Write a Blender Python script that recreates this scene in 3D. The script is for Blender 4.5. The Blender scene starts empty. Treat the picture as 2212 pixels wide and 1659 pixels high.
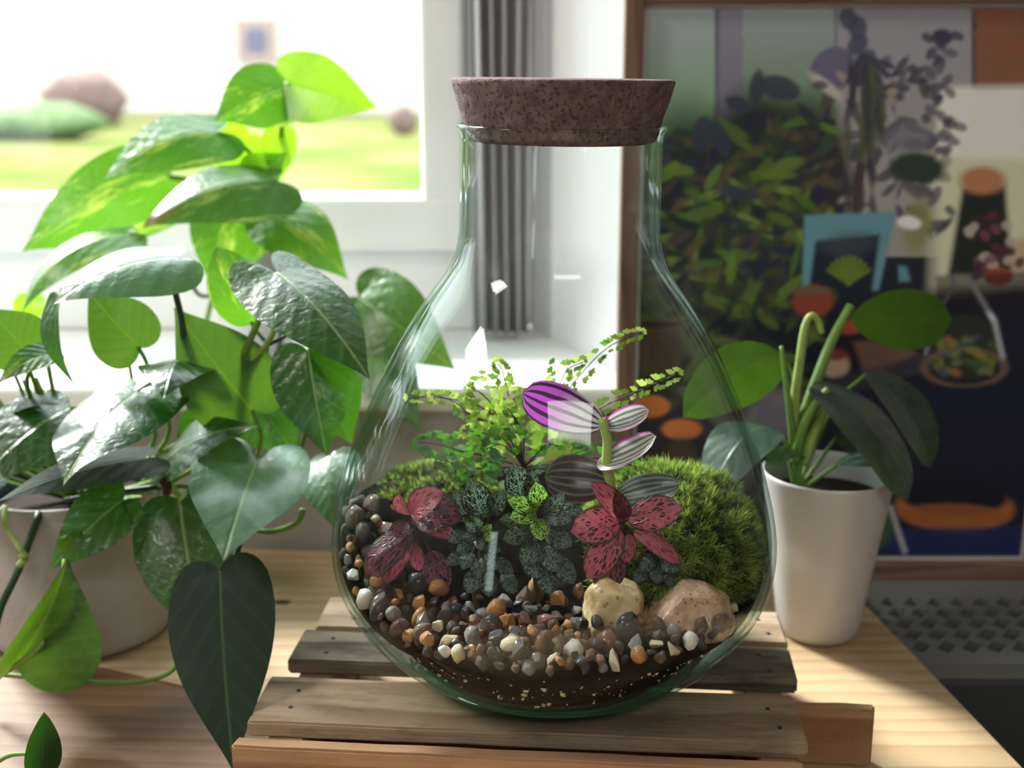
import bpy, bmesh, math, random
import numpy as np
from mathutils import Vector, Matrix, Quaternion, noise as mnoise

scene = bpy.context.scene
COL = scene.collection
PI = math.pi

# ------------------------------------------------------------------ camera, sky, sun, exposure
F_PX, PITCH, EYE = 2600.0, math.radians(14.6), 0.377      # desk top is z = 0, the eye 37.7 cm above it
cam_d = bpy.data.cameras.new('camera')
cam = bpy.data.objects.new('camera', cam_d)
COL.objects.link(cam)
cam.location = (0, 0, EYE)
cam.rotation_euler = (PI / 2 - PITCH, 0, 0)
cam_d.sensor_width = 36.0
cam_d.lens = F_PX / 2212 * 36.0
cam_d.clip_start = 0.02
cam_d.clip_end = 300
cam_d.dof.use_dof = True
cam_d.dof.focus_distance = 0.60
cam_d.dof.aperture_fstop = 6.0
scene.camera = cam

world = bpy.data.worlds.new('sky')
scene.world = world
world.use_nodes = True
wn = world.node_tree
wn.nodes.clear()
w_out = wn.nodes.new('ShaderNodeOutputWorld')
w_bg = wn.nodes.new('ShaderNodeBackground')
w_bg.inputs['Color'].default_value = (0.88, 0.95, 1.0, 1)     # even bright overcast
w_bg.inputs['Strength'].default_value = 3.2
wn.links.new(w_bg.outputs[0], w_out.inputs[0])

sun_d = bpy.data.lights.new('sun', 'SUN')
sun = bpy.data.objects.new('sun', sun_d)
COL.objects.link(sun)
sun_d.energy = 6.0
sun_d.angle = math.radians(14)
sun_d.color = (1.0, 0.965, 0.91)
sun.rotation_euler = Vector((0.55, -0.62, -0.58)).to_track_quat('-Z', 'Y').to_euler()

# unseen fill lights added under the ceiling to brighten the room and glint on glass
for l_loc, l_w, l_h, l_e in (((-1.75, 0.15, 1.685), 0.5, 0.5, 16), ((0.35, -1.6, 1.685), 1.2, 0.5, 9)):
    lamp_d = bpy.data.lights.new('fill_light', 'AREA')
    lamp = bpy.data.objects.new('fill_light', lamp_d)
    COL.objects.link(lamp)
    lamp_d.shape = 'RECTANGLE'
    lamp_d.size, lamp_d.size_y = l_w, l_h
    lamp_d.energy = l_e
    lamp_d.color = (1.0, 0.95, 0.88)
    lamp.location = l_loc

vs = scene.view_settings
vs.view_transform = 'Standard'
vs.look = 'None'
vs.exposure = 1.05
vs.gamma = 1
vs.use_curve_mapping = False
cy = scene.cycles
cy.max_bounces = 12
cy.diffuse_bounces = 5
cy.glossy_bounces = 5
cy.transmission_bounces = 6
cy.transparent_max_bounces = 40
cy.caustics_reflective = False
cy.caustics_refractive = False
cy.sample_clamp_indirect = 6.0
cy.use_denoising = True


# ------------------------------------------------------------------ measuring helpers
CP, SP = math.cos(PITCH), math.sin(PITCH)


def sight(u, v):
    a, b = (u - 1106) / F_PX, (829.5 - v) / F_PX
    return Vector((a, CP + b * SP, -SP + b * CP))


def atY(u, v, Y):
    r = sight(u, v)
    return Vector((0, 0, EYE)) + r * (Y / r.y)


def atz(u, v, z):
    r = sight(u, v)
    return Vector((0, 0, EYE)) + r * ((z - EYE) / r.z)


def px2m(n, Y):
    return n / F_PX * Y


# ------------------------------------------------------------------ object helpers
def mesh_obj(name, me, mat=None, parent=None, smooth=True):
    if mat is not None:
        me.materials.clear()
        for m in (mat if isinstance(mat, (list, tuple)) else [mat]):
            me.materials.append(m)
    if smooth:
        me.polygons.foreach_set('use_smooth', [True] * len(me.polygons))
    o = bpy.data.objects.new(name, me)
    COL.objects.link(o)
    if parent is not None:
        o.parent = parent
    return o


def bm_obj(name, bm, mat=None, parent=None, smooth=True):
    me = bpy.data.meshes.new(name)
    bm.normal_update()
    bm.to_mesh(me)
    bm.free()
    return mesh_obj(name, me, mat, parent, smooth)


def py_obj(name, verts, faces, mat=None, parent=None, smooth=True):
    me = bpy.data.meshes.new(name)
    me.from_pydata([tuple(v) for v in verts], [], faces)
    me.update()
    return mesh_obj(name, me, mat, parent, smooth)


def tag(o, label, cat, group=None, kind=None):
    o['label'] = label
    o['category'] = cat
    if group:
        o['group'] = group
    if kind:
        o['kind'] = kind
    return o


def empty(name, loc=(0, 0, 0), rot=(0, 0, 0)):
    o = bpy.data.objects.new(name, None)
    COL.objects.link(o)
    o.empty_display_size = 0.02
    o.location = loc
    o.rotation_euler = rot
    return o


def structure(o):
    o['kind'] = 'structure'
    return o


def box_bm(bm, lo, hi, bevel=0.0, seg=1):
    r = bmesh.ops.create_cube(bm, size=1.0)
    vs_ = r['verts']
    for v in vs_:
        v.co = Vector([lo[i] + (v.co[i] + 0.5) * (hi[i] - lo[i]) for i in range(3)])
    if bevel > 0:
        es = list({e for v in vs_ for e in v.link_edges})
        bmesh.ops.bevel(bm, geom=es, offset=bevel, segments=seg, affect='EDGES', profile=0.5)
    return bm


def box(name, lo, hi, mat, parent=None, bevel=0.0, seg=1, smooth=False):
    return bm_obj(name, box_bm(bmesh.new(), lo, hi, bevel, seg), mat, parent, smooth)


def lathe(name, prof, mat, parent=None, n=64, centre=(0, 0), smooth=True, jitter=None):
    verts, faces = [], []
    for i, (r, z) in enumerate(prof):
        for k in range(n):
            a = 2 * PI * k / n
            rr = r
            if jitter:
                rr = r + jitter(i, a, z)
            verts.append((centre[0] + rr * math.cos(a), centre[1] + rr * math.sin(a), z))
    for i in range(len(prof) - 1):
        for k in range(n):
            k2 = (k + 1) % n
            faces.append((i * n + k, i * n + k2, (i + 1) * n + k2, (i + 1) * n + k))
    if prof[0][0] > 1e-6:
        pass
    o = py_obj(name, verts, faces, mat, parent, smooth)
    return o


def cat_rom(pts, per=6):
    pts = [Vector(p) for p in pts]
    if len(pts) == 2:
        return [pts[0].lerp(pts[1], i / per) for i in range(per + 1)]
    out = []
    ext = [pts[0] * 2 - pts[1]] + pts + [pts[-1] * 2 - pts[-2]]
    for i in range(1, len(ext) - 2):
        p0, p1, p2, p3 = ext[i - 1], ext[i], ext[i + 1], ext[i + 2]
        for k in range(per):
            t = k / per
            out.append(0.5 * ((2 * p1) + (p2 - p0) * t + (2 * p0 - 5 * p1 + 4 * p2 - p3) * t * t + (3 * p1 - p0 - 3 * p2 + p3) * t ** 3))
    out.append(pts[-1])
    return out


def tube_data(pts, r0, r1=None, n=8, per=6, prof=None):
    r1 = r0 if r1 is None else r1
    P = cat_rom(pts, per)
    verts, faces = [], []
    up = Vector((0.13, 0.2, 0.97))
    m = len(P)
    for i, p in enumerate(P):
        d = (P[min(i + 1, m - 1)] - P[max(i - 1, 0)]).normalized()
        a = d.cross(up)
        if a.length < 1e-4:
            a = d.cross(Vector((1, 0, 0)))
        a.normalize()
        b = d.cross(a).normalized()
        t = i / (m - 1)
        r = r0 + (r1 - r0) * t
        if prof:
            r *= prof(t)
        for k in range(n):
            w = 2 * PI * k / n
            verts.append(p + a * (r * math.cos(w)) + b * (r * math.sin(w)))
    for i in range(m - 1):
        for k in range(n):
            k2 = (k + 1) % n
            faces.append((i * n + k, i * n + k2, (i + 1) * n + k2, (i + 1) * n + k))
    verts += [P[0], P[-1]]
    a, b = len(verts) - 2, len(verts) - 1
    for k in range(n):
        k2 = (k + 1) % n
        faces.append((a, k2, k))
        faces.append((b, (m - 1) * n + k, (m - 1) * n + k2))
    return verts, faces


def tube(name, pts, r0, r1=None, mat=None, parent=None, n=8, per=6, prof=None):
    v, f = tube_data(pts, r0, r1, n, per, prof)
    return py_obj(name, v, f, mat, parent)


# ------------------------------------------------------------------ materials
def lin(r, g, b):
    f = lambda c: (c / 255 / 12.92) if c / 255 <= 0.04045 else ((c / 255 + 0.055) / 1.055) ** 2.4
    return (f(r), f(g), f(b), 1)


class NT:
    def __init__(self, name):
        self.m = bpy.data.materials.new(name)
        self.m.use_nodes = True
        self.t = self.m.node_tree
        self.t.nodes.clear()
        self.out = self.t.nodes.new('ShaderNodeOutputMaterial')

    def n(self, typ, **kw):
        nd = self.t.nodes.new('ShaderNode' + typ)
        for k, v in kw.items():
            if k.startswith('_'):
                nd.inputs[k[1:].replace('_', ' ')].default_value = v
            else:
                setattr(nd, k, v)
        return nd

    def l(self, a, b):
        self.t.links.new(a, b)

    def math(self, op, a, b=None, c=None, clamp=False):
        nd = self.n('Math', operation=op, use_clamp=clamp)
        for i, x in enumerate((a, b, c)):
            if x is None:
                continue
            if isinstance(x, (int, float)):
                nd.inputs[i].default_value = x
            else:
                self.l(x, nd.inputs[i])
        return nd.outputs[0]

    def ramp(self, fac, stops, interp='LINEAR'):
        nd = self.n('ValToRGB')
        cr = nd.color_ramp
        cr.interpolation = interp
        while len(cr.elements) < len(stops):
            cr.elements.new(0.5)
        for e, (p, c) in zip(cr.elements, stops):
            e.position = p
            e.color = c if not isinstance(c, (int, float)) else (c, c, c, 1)
        self.l(fac, nd.inputs[0])
        return nd.outputs[0]

    def mix(self, fac, a, b, blend='MIX'):
        nd = self.n('Mix', data_type='RGBA', blend_type=blend)
        for i, x in ((0, fac), (6, a), (7, b)):
            if isinstance(x, (int, float)):
                nd.inputs[i].default_value = x
            elif isinstance(x, tuple):
                nd.inputs[i].default_value = x
            else:
                self.l(x, nd.inputs[i])
        return nd.outputs[2]

    def noise(self, vec, scale, detail=4, rough=0.55, dist=0.0):
        nd = self.n('TexNoise')
        nd.inputs['Scale'].default_value = scale
        nd.inputs['Detail'].default_value = detail
        nd.inputs['Roughness'].default_value = rough
        nd.inputs['Distortion'].default_value = dist
        if vec is not None:
            self.l(vec, nd.inputs['Vector'])
        return nd.outputs[0]

    def coord(self, which='Object', scale=None, loc=None, rot=None):
        tc = self.n('TexCoord')
        o = tc.outputs[which]
        if scale is None and loc is None and rot is None:
            return o
        mp = self.n('Mapping')
        if scale:
            mp.inputs['Scale'].default_value = scale
        if loc:
            mp.inputs['Location'].default_value = loc
        if rot:
            mp.inputs['Rotation'].default_value = rot
        self.l(o, mp.inputs['Vector'])
        return mp.outputs[0]

    def bump(self, h, strength, dist):
        nd = self.n('Bump')
        nd.inputs['Strength'].default_value = strength
        nd.inputs['Distance'].default_value = dist
        self.l(h, nd.inputs['Height'])
        return nd.outputs[0]

    def bsdf(self, col, rough=0.5, normal=None, spec=0.5, metal=0.0, coat=0.0, coat_rough=0.1):
        b = self.n('BsdfPrincipled')
        for key, x in (('Base Color', col), ('Roughness', rough)):
            if isinstance(x, (int, float, tuple)):
                b.inputs[key].default_value = x
            else:
                self.l(x, b.inputs[key])
        b.inputs['Specular IOR Level'].default_value = spec
        b.inputs['Metallic'].default_value = metal
        b.inputs['Coat Weight'].default_value = coat
        b.inputs['Coat Roughness'].default_value = coat_rough
        if normal is not None:
            self.l(normal, b.inputs['Normal'])
        return b

    def done(self, shader):
        self.l(shader.outputs[0] if hasattr(shader, 'outputs') else shader, self.out.inputs['Surface'])
        return self.m


def m_plain(name, col, rough=0.6, spec=0.4, bump=0.0, bscale=60.0, var=0.0, coat=0.0):
    t = NT(name)
    c = t.coord()
    colr = col
    nz = t.noise(c, bscale, 5)
    if var > 0:
        dark = tuple(x * (1 - var) for x in col[:3]) + (1,)
        colr = t.mix(t.ramp(nz, [(0.3, 0.0), (0.7, 1.0)]), dark, col)
    nm = t.bump(nz, 0.6, bump) if bump > 0 else None
    return t.done(t.bsdf(colr, rough, nm, spec, coat=coat))


def m_wood(name, light, mid, dark, rings=26.0, tilt=0.05, off=(0.0, 0.03, -0.06), rough=0.6, fine=1.0, bump=0.0006, worn=0.0):
    """grain runs along the object's own x axis"""
    t = NT(name)
    warp = t.noise(t.coord('Object', (2.2, 7, 7)), 1.0, 2)
    mp = t.n('Mapping')
    mp.inputs['Location'].default_value = off
    mp.inputs['Rotation'].default_value = (0, tilt, tilt * 0.7)
    tc = t.n('TexCoord')
    addn = t.n('VectorMath', operation='ADD')
    sc_ = t.n('VectorMath', operation='SCALE')
    comb = t.n('CombineXYZ')
    t.l(warp, comb.inputs[1])
    t.l(warp, comb.inputs[2])
    t.l(comb.outputs[0], sc_.inputs[0])
    sc_.inputs['Scale'].default_value = 0.022
    t.l(tc.outputs['Object'], addn.inputs[0])
    t.l(sc_.outputs[0], addn.inputs[1])
    t.l(addn.outputs[0], mp.inputs['Vector'])
    wv = t.n('TexWave', wave_type='RINGS', rings_direction='X', wave_profile='SAW')
    wv.inputs['Scale'].default_value = rings
    wv.inputs['Distortion'].default_value = 1.2
    wv.inputs['Detail'].default_value = 2
    wv.inputs['Detail Scale'].default_value = 0.6
    t.l(mp.outputs[0], wv.inputs['Vector'])
    fib = t.noise(t.coord('Object', (14, 420 * fine, 420 * fine)), 1.0, 4, 0.65)
    blot = t.noise(t.coord('Object', (6, 18, 18)), 1.0, 3)
    ringc = t.ramp(wv.outputs['Fac'], [(0.0, light), (0.55, mid), (0.93, dark), (1.0, mid)])
    c1 = t.mix(t.math('MULTIPLY', t.ramp(fib, [(0.45, 0.0), (0.75, 1.0)]), 0.35), ringc, dark)
    c2 = t.mix(t.math('MULTIPLY', t.ramp(blot, [(0.35, 1.0), (0.7, 0.0)]), 0.35), c1, light)
    if worn > 0:
        sp = t.noise(t.coord('Object', (22, 70, 70)), 1.0, 6, 0.7)
        c2 = t.mix(t.math('MULTIPLY', t.ramp(sp, [(0.5, 0.0), (0.72, 1.0)]), worn), c2, tuple(x * 0.35 for x in dark[:3]) + (1,))
    h = t.math('ADD', t.math('MULTIPLY', fib, -0.7), t.math('MULTIPLY', wv.outputs['Fac'], -0.3))
    return t.done(t.bsdf(c2, rough, t.bump(h, 0.5, bump), 0.35))


def m_glass(name, tint, edge, strength=1.0, rough=0.0):
    """thin clear glass: lets light and shadow through, mirrors at grazing angles"""
    t = NT(name)
    lw = t.n('LayerWeight')
    lw.inputs['Blend'].default_value = 0.5
    f = lw.outputs['Facing']
    fr = t.math('MULTIPLY_ADD', t.math('POWER', f, 5.0), 0.5 * strength, 0.018 * strength, clamp=True)
    tr = t.n('BsdfTransparent')
    t.l(t.mix(t.math('POWER', f, 3.5, clamp=True), tint, edge), tr.inputs[0])
    gl = t.n('BsdfGlossy')
    gl.inputs['Roughness'].default_value = rough
    gl.inputs['Color'].default_value = (0.95, 1, 0.98, 1)
    mx = t.n('MixShader')
    t.l(fr, mx.inputs[0])
    t.l(tr.outputs[0], mx.inputs[1])
    t.l(gl.outputs[0], mx.inputs[2])
    return t.done(mx)


def m_leaf(name, dark, bright, trans, trans_w=0.35, rough=0.32, quilt=0.0012, mottle=None, mottle_amt=0.0, vein=(0.35, 0.5, 0.2, 1), brown=0.0, coat=0.25, nveins=6.0):
    t = NT(name)
    uv = t.coord('UV')
    sep = t.n('SeparateXYZ')
    t.l(uv, sep.inputs[0])
    U, V = sep.outputs[0], sep.outputs[1]
    au = t.math('ABSOLUTE', t.math('SUBTRACT', U, 0.5))
    mid = t.math('SUBTRACT', 1.0, t.math('MULTIPLY', au, 42.0), clamp=True)
    ph = t.math('MULTIPLY', t.math('SUBTRACT', V, t.math('MULTIPLY', au, 0.75)), nveins * 2 * PI)
    side = t.math('MULTIPLY_ADD', t.math('SINE', ph), 0.5, 0.5)
    obj = t.coord('Object')
    nz = t.noise(obj, 70.0, 3)
    nq = t.noise(obj, 170.0, 3, 0.5, 0.6)
    base = t.mix(t.ramp(nz, [(0.3, 0.0), (0.72, 1.0)]), dark, bright)
    base = t.mix(t.math('MULTIPLY', t.math('POWER', side, 10.0), 0.10), base, vein)
    base = t.mix(t.math('MULTIPLY', mid, 0.7), base, vein)
    tcol = trans
    if mottle is not None:
        mv = t.n('Mapping')
        shift = t.n('VectorMath', operation='ADD')
        t.l(uv, shift.inputs[0])
        oi = t.n('ObjectInfo')
        t.l(oi.outputs['Location'], shift.inputs[1])
        t.l(shift.outputs[0], mv.inputs['Vector'])
        mv.inputs['Scale'].default_value = (5.5, 2.2, 1)
        mo = t.noise(mv.outputs[0], 1.0, 7, 0.72, 0.3)
        mf = t.math('MULTIPLY', t.ramp(mo, [(0.54, 0.0), (0.70, 1.0)]), mottle_amt)
        base = t.mix(mf, base, mottle)
        tcol = t.mix(mf, trans, tuple(min(1, x * 1.5) for x in mottle[:3]) + (1,))
    if brown > 0:
        bf = t.math('MULTIPLY', t.ramp(V, [(0.68, 0.0), (0.8, 1.0)]), t.ramp(U, [(0.35, 0.0), (0.55, brown)]))
        base = t.mix(bf, base, lin(150, 95, 70))
        tcol = t.mix(bf, tcol, lin(120, 60, 40))
    h = t.math('ADD', t.math('MULTIPLY', side, 0.22), t.math('MULTIPLY', nq, 1.0))
    h = t.math('SUBTRACT', h, t.math('MULTIPLY', mid, 0.8))
    nm = t.bump(h, 0.75, quilt)
    b = t.bsdf(base, rough, nm, 0.5, coat=coat, coat_rough=0.22)
    tl = t.n('BsdfTranslucent')
    if isinstance(tcol, tuple):
        tl.inputs[0].default_value = tcol
    else:
        t.l(tcol, tl.inputs[0])
    mx = t.n('MixShader')
    mx.inputs[0].default_value = trans_w
    t.l(b.outputs[0], mx.inputs[1])
    t.l(tl.outputs[0], mx.inputs[2])
    return t.done(mx)


def m_net(name, cell, vein, sx=7.0, sy=9.0, width=0.09, trans=(0.1, 0.2, 0.05, 1), edge=None, rough=0.4, invert=False):
    """fittonia: a net of veins laid in leaf coordinates"""
    t = NT(name)
    uv = t.coord('UV')
    sep = t.n('SeparateXYZ')
    t.l(uv, sep.inputs[0])
    U, V = sep.outputs[0], sep.outputs[1]
    au = t.math('ABSOLUTE', t.math('SUBTRACT', U, 0.5))
    # veins sweep toward the tip as they leave the midrib
    comb = t.n('CombineXYZ')
    t.l(t.math('MULTIPLY', U, sx), comb.inputs[0])
    t.l(t.math('MULTIPLY', t.math('SUBTRACT', V, t.math('MULTIPLY', au, 0.7)), sy), comb.inputs[1])
    vo = t.n('TexVoronoi', feature='DISTANCE_TO_EDGE')
    vo.inputs['Scale'].default_value = 1.0
    vo.inputs['Randomness'].default_value = 0.75
    t.l(comb.outputs[0], vo.inputs['Vector'])
    v = t.ramp(vo.outputs['Distance'], [(width * 0.6, 1.0), (width * 1.5, 0.0)])
    mid = t.math('SUBTRACT', 1.0, t.math('MULTIPLY', au, 28.0), clamp=True)
    f = t.math('MAXIMUM', v, mid)
    col = t.mix(f, cell, vein)
    if edge is not None:
        col = t.mix(t.ramp(au, [(0.40, 0.0), (0.47, 1.0)]), col, edge)
    nm = t.bump(t.math('SUBTRACT', 1.0, f), 0.6, 0.0006)
    b = t.bsdf(col, rough, nm, 0.45)
    tl = t.n('BsdfTranslucent')
    t.l(col, tl.inputs[0])
    mx = t.n('MixShader')
    mx.inputs[0].default_value = 0.28
    t.l(b.outputs[0], mx.inputs[1])
    t.l(tl.outputs[0], mx.inputs[2])
    return t.done(mx)


def m_stripe(name, a, b_, n=7.0, sharp=(0.45, 0.6), edge=None, edge_at=0.43, rough=0.3, trans_w=0.35, pale=None):
    t = NT(name)
    uv = t.coord('UV')
    sep = t.n('SeparateXYZ')
    t.l(uv, sep.inputs[0])
    U, V = sep.outputs[0], sep.outputs[1]
    au = t.math('ABSOLUTE', t.math('SUBTRACT', U, 0.5))
    wob = t.noise(t.coord('UV', (3.5, 2.2, 1)), 1.0, 3)
    s = t.math('SINE', t.math('MULTIPLY_ADD', wob, 2.6, t.math('MULTIPLY', U, n * 2 * PI)))
    brk = t.noise(t.coord('UV', (9, 1.6, 1)), 1.0, 2)
    s = t.math('MULTIPLY', t.math('MULTIPLY_ADD', s, 0.5, 0.5), t.math('MULTIPLY_ADD', brk, 0.9, 0.5))
    if pale is not None:
        a = t.mix(t.ramp(t.math('MULTIPLY_ADD', wob, .3, V), [(0.42, 1.0), (0.68, 0.0)]), a, pale)
    col = t.mix(t.ramp(s, [(sharp[0], 0.0), (sharp[1], 1.0)]), a, b_)
    if edge is not None:
        col = t.mix(t.ramp(au, [(edge_at, 0.0), (edge_at + 0.04, 1.0)]), col, edge)
    b = t.bsdf(col, rough, None, 0.5, coat=0.2)
    tl = t.n('BsdfTranslucent')
    t.l(col, tl.inputs[0])
    mx = t.n('MixShader')
    mx.inputs[0].default_value = trans_w
    t.l(b.outputs[0], mx.inputs[1])
    t.l(tl.outputs[0], mx.inputs[2])
    return t.done(mx)


def m_stone(name, c1, c2, scale=120.0, rough=0.4, bump=0.0008, spots=None):
    t = NT(name)
    o = t.coord()
    nz = t.noise(o, scale, 6, 0.6, 0.3)
    col = t.mix(t.ramp(nz, [(0.35, 0.0), (0.65, 1.0)]), c1, c2)
    if spots is not None:
        vo = t.n('TexVoronoi')
        vo.inputs['Scale'].default_value = scale * 3.2
        t.l(o, vo.inputs['Vector'])
        col = t.mix(t.ramp(vo.outputs['Distance'], [(0.12, 1.0), (0.26, 0.0)]), col, spots)
    nm = t.bump(nz, 0.7, bump)
    return t.done(t.bsdf(col, rough, nm, 0.5, coat=0.5, coat_rough=0.12))


MAT = {}
MAT['white_paint'] = m_plain('white_paint', (0.94, 0.94, 0.95, 1), 0.45, 0.4)
MAT['upvc'] = m_plain('upvc', (0.95, 0.96, 0.98, 1), 0.3, 0.5)
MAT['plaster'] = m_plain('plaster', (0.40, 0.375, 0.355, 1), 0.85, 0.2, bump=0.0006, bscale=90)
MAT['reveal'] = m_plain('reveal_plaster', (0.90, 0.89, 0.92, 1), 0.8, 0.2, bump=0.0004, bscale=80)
MAT['room'] = m_plain('room_paint', (0.40, 0.39, 0.385, 1), 0.9, 0.2)
MAT['floor'] = m_wood('floor_wood', lin(130, 100, 75), lin(110, 82, 60), lin(80, 58, 40), rings=10)
MAT['desk'] = m_wood('desk_pine', lin(192, 168, 136), lin(184, 158, 124), lin(166, 136, 102), rings=24.0, tilt=0.045, off=(0, 0.07, 0.10), rough=0.5, bump=0.00025)
MAT['desk_shaded'] = m_wood('desk_pine_brown_shaded', lin(122, 94, 72), lin(113, 85, 63), lin(98, 71, 52), rings=26.0, tilt=0.09, off=(0.1, 0.25, 0.035), rough=0.5, bump=0.00025)  # browner plank, darkened further to stand in for shade at the front left
MAT['slat'] = m_wood('slat_wood', lin(176, 156, 132), lin(164, 142, 118), lin(130, 106, 84), rings=20.0, tilt=0.03, off=(0, 0.1, 0.14), rough=0.8, bump=0.0014, worn=0.6)
MAT['slat_grey'] = m_wood('slat_weathered_wood', lin(132, 123, 106), lin(112, 103, 88), lin(66, 59, 48), rings=18.0, tilt=0.03, off=(0, 0.06, 0.1), rough=0.9, bump=0.0018, worn=0.85)
MAT['slat_orange'] = m_wood('bearer_wood', lin(176, 140, 108), lin(162, 124, 94), lin(126, 90, 66), rings=16.0, tilt=0.04, off=(0, 0.12, 0.1), rough=0.75, bump=0.0009, worn=0.3)
MAT['frame_wood'] = m_wood('picture_frame_wood', lin(132, 106, 90), lin(118, 92, 76), lin(92, 68, 56), rings=20, rough=0.55)
MAT['nail'] = m_plain('dark_nail', (0.03, 0.028, 0.026, 1), 0.5)
MAT['pot'] = m_plain('white_glazed_pot', (0.50, 0.49, 0.49, 1), 0.35, 0.5)
MAT['pot_matt'] = m_plain('white_ceramic', (0.43, 0.415, 0.40, 1), 0.6, 0.35, bump=0.0004, bscale=240)
MAT['pot_inner'] = m_plain('navy_inner_pot', (0.02, 0.02, 0.05, 1), 0.4)
MAT['grey_fabric'] = m_plain('grey_curtain_fabric', (0.50, 0.48, 0.49, 1), 0.95, 0.1, bump=0.0003, bscale=900)
MAT['heater'] = m_plain('grey_metal', (0.17, 0.18, 0.175, 1), 0.5, 0.4)
MAT['heater_front'] = m_plain('slate_front', (0.04, 0.052, 0.06, 1), 0.45, 0.4)
MAT['dark'] = m_plain('dark_inside', (0.015, 0.016, 0.018, 1), 0.8)
MAT['mat_white'] = m_plain('white_mount', (0.55, 0.55, 0.56, 1), 0.8)
MAT['glass'] = m_glass('clear_glass', (0.985, 0.995, 0.99, 1), (0.52, 0.66, 0.62, 1), 1.0)
MAT['pane'] = m_glass('window_glass', (0.97, 0.985, 0.98, 1), (0.7, 0.85, 0.8, 1), 0.6)


def m_green_base():
    t = NT('green_thick_glass')
    lw = t.n('LayerWeight')
    lw.inputs['Blend'].default_value = 0.5
    f = t.math('MULTIPLY_ADD', t.math('POWER', lw.outputs['Facing'], 5.0), 0.8, 0.04, clamp=True)
    tr = t.n('BsdfTransparent')
    tr.inputs[0].default_value = (0.16, 0.66, 0.46, 1)
    tl = t.n('BsdfTranslucent')
    tl.inputs[0].default_value = (0.03, 0.78, 0.46, 1)
    m1 = t.n('MixShader')
    m1.inputs[0].default_value = 0.55
    t.l(tr.outputs[0], m1.inputs[1])
    t.l(tl.outputs[0], m1.inputs[2])
    gl = t.n('BsdfGlossy')
    gl.inputs['Roughness'].default_value = 0.05
    m2 = t.n('MixShader')
    t.l(f, m2.inputs[0])
    t.l(m1.outputs[0], m2.inputs[1])
    t.l(gl.outputs[0], m2.inputs[2])
    return t.done(m2)


MAT['green_base'] = m_green_base()


def m_cork():
    t = NT('cork')
    o = t.coord()
    a = t.noise(o, 130, 6, 0.65)
    vo = t.n('TexVoronoi')
    vo.inputs['Scale'].default_value = 230
    t.l(o, vo.inputs['Vector'])
    big = t.noise(o, 480, 3)
    col = t.ramp(a, [(0.25, lin(70, 54, 54)), (0.5, lin(104, 88, 90)), (0.75, lin(138, 120, 118))])
    col = t.mix(t.math('MULTIPLY', t.ramp(big, [(0.55, 0.0), (0.68, 1.0)]), 0.75), col, lin(46, 33, 32))
    col = t.mix(t.math('MULTIPLY', vo.outputs['Color'], 0.3), col, lin(136, 112, 104))
    h = t.math('ADD', a, t.math('MULTIPLY', t.ramp(big, [(0.55, 1.0), (0.7, 0.0)]), 0.6))
    return t.done(t.bsdf(col, 0.85, t.bump(h, 0.8, 0.0015), 0.2))


MAT['cork'] = m_cork()


def m_soil():
    t = NT('dark_soil')
    o = t.coord()
    a = t.noise(o, 260, 6, 0.7)
    b = t.noise(o, 60, 3)
    col = t.ramp(a, [(0.3, lin(4, 3, 3)), (0.55, lin(13, 10, 9)), (0.8, lin(40, 32, 26))])
    sep = t.n('SeparateXYZ')
    t.l(o, sep.inputs[0])
    # a sandy brown layer at the bottom of the jar
    zf = t.math('ADD', sep.outputs[2], t.math('MULTIPLY', b, 0.012))
    col = t.mix(t.math('MULTIPLY', t.ramp(zf, [(0.064, 1.0), (0.070, 0.0)]), 0.35), col, lin(58, 47, 30))
    return t.done(t.bsdf(col, 1.0, t.bump(a, 1.0, 0.002), 0.03))


MAT['soil'] = m_soil()
MAT['pot_soil'] = m_plain('brown_soil', lin(52, 40, 32), 0.95, 0.2, bump=0.002, bscale=200, var=0.6)


def m_moss():
    t = NT('moss')
    o = t.coord()
    a = t.noise(o, 75, 4, 0.6)
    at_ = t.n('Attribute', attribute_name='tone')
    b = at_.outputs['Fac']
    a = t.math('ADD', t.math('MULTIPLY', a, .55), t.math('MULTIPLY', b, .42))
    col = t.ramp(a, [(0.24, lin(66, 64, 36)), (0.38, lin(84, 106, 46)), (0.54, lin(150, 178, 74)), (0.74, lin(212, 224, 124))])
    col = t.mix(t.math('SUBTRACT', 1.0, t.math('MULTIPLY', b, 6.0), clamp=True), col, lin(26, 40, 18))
    bs = t.bsdf(col, 0.6, None, 0.3)
    tl = t.n('BsdfTranslucent')
    t.l(col, tl.inputs[0])
    mx = t.n('MixShader')
    mx.inputs[0].default_value = 0.55
    t.l(bs.outputs[0], mx.inputs[1])
    t.l(tl.outputs[0], mx.inputs[2])
    return t.done(mx)


MAT['moss'] = m_moss()

LIME = lin(206, 232, 60)
MAT['leaf_dark'] = m_leaf('leaf_dark_green', lin(14, 48, 22), lin(28, 74, 34), lin(96, 170, 30), 0.22, 0.30)
MAT['leaf_deep'] = m_leaf('leaf_deep_green', lin(8, 30, 17), lin(14, 42, 24), lin(60, 120, 26), 0.14, 0.8, coat=0.0, quilt=0.0004, vein=lin(60, 96, 52))
MAT['leaf_mid'] = m_leaf('leaf_mid_green', lin(30, 78, 22), lin(50, 108, 32), lin(106, 150, 36), 0.24, 0.34, vein=lin(150, 190, 96))
MAT['leaf_lime'] = m_leaf('leaf_lime_green', lin(92, 150, 26), lin(130, 185, 44), lin(160, 215, 36), 0.5, 0.4, quilt=0.0006, vein=lin(130, 180, 60))
MAT['leaf_varieg'] = m_leaf('leaf_variegated', lin(24, 72, 26), lin(48, 106, 34), lin(110, 176, 36), 0.36, 0.34, mottle=lin(196, 214, 90), mottle_amt=0.75, vein=lin(140, 180, 90))
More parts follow.
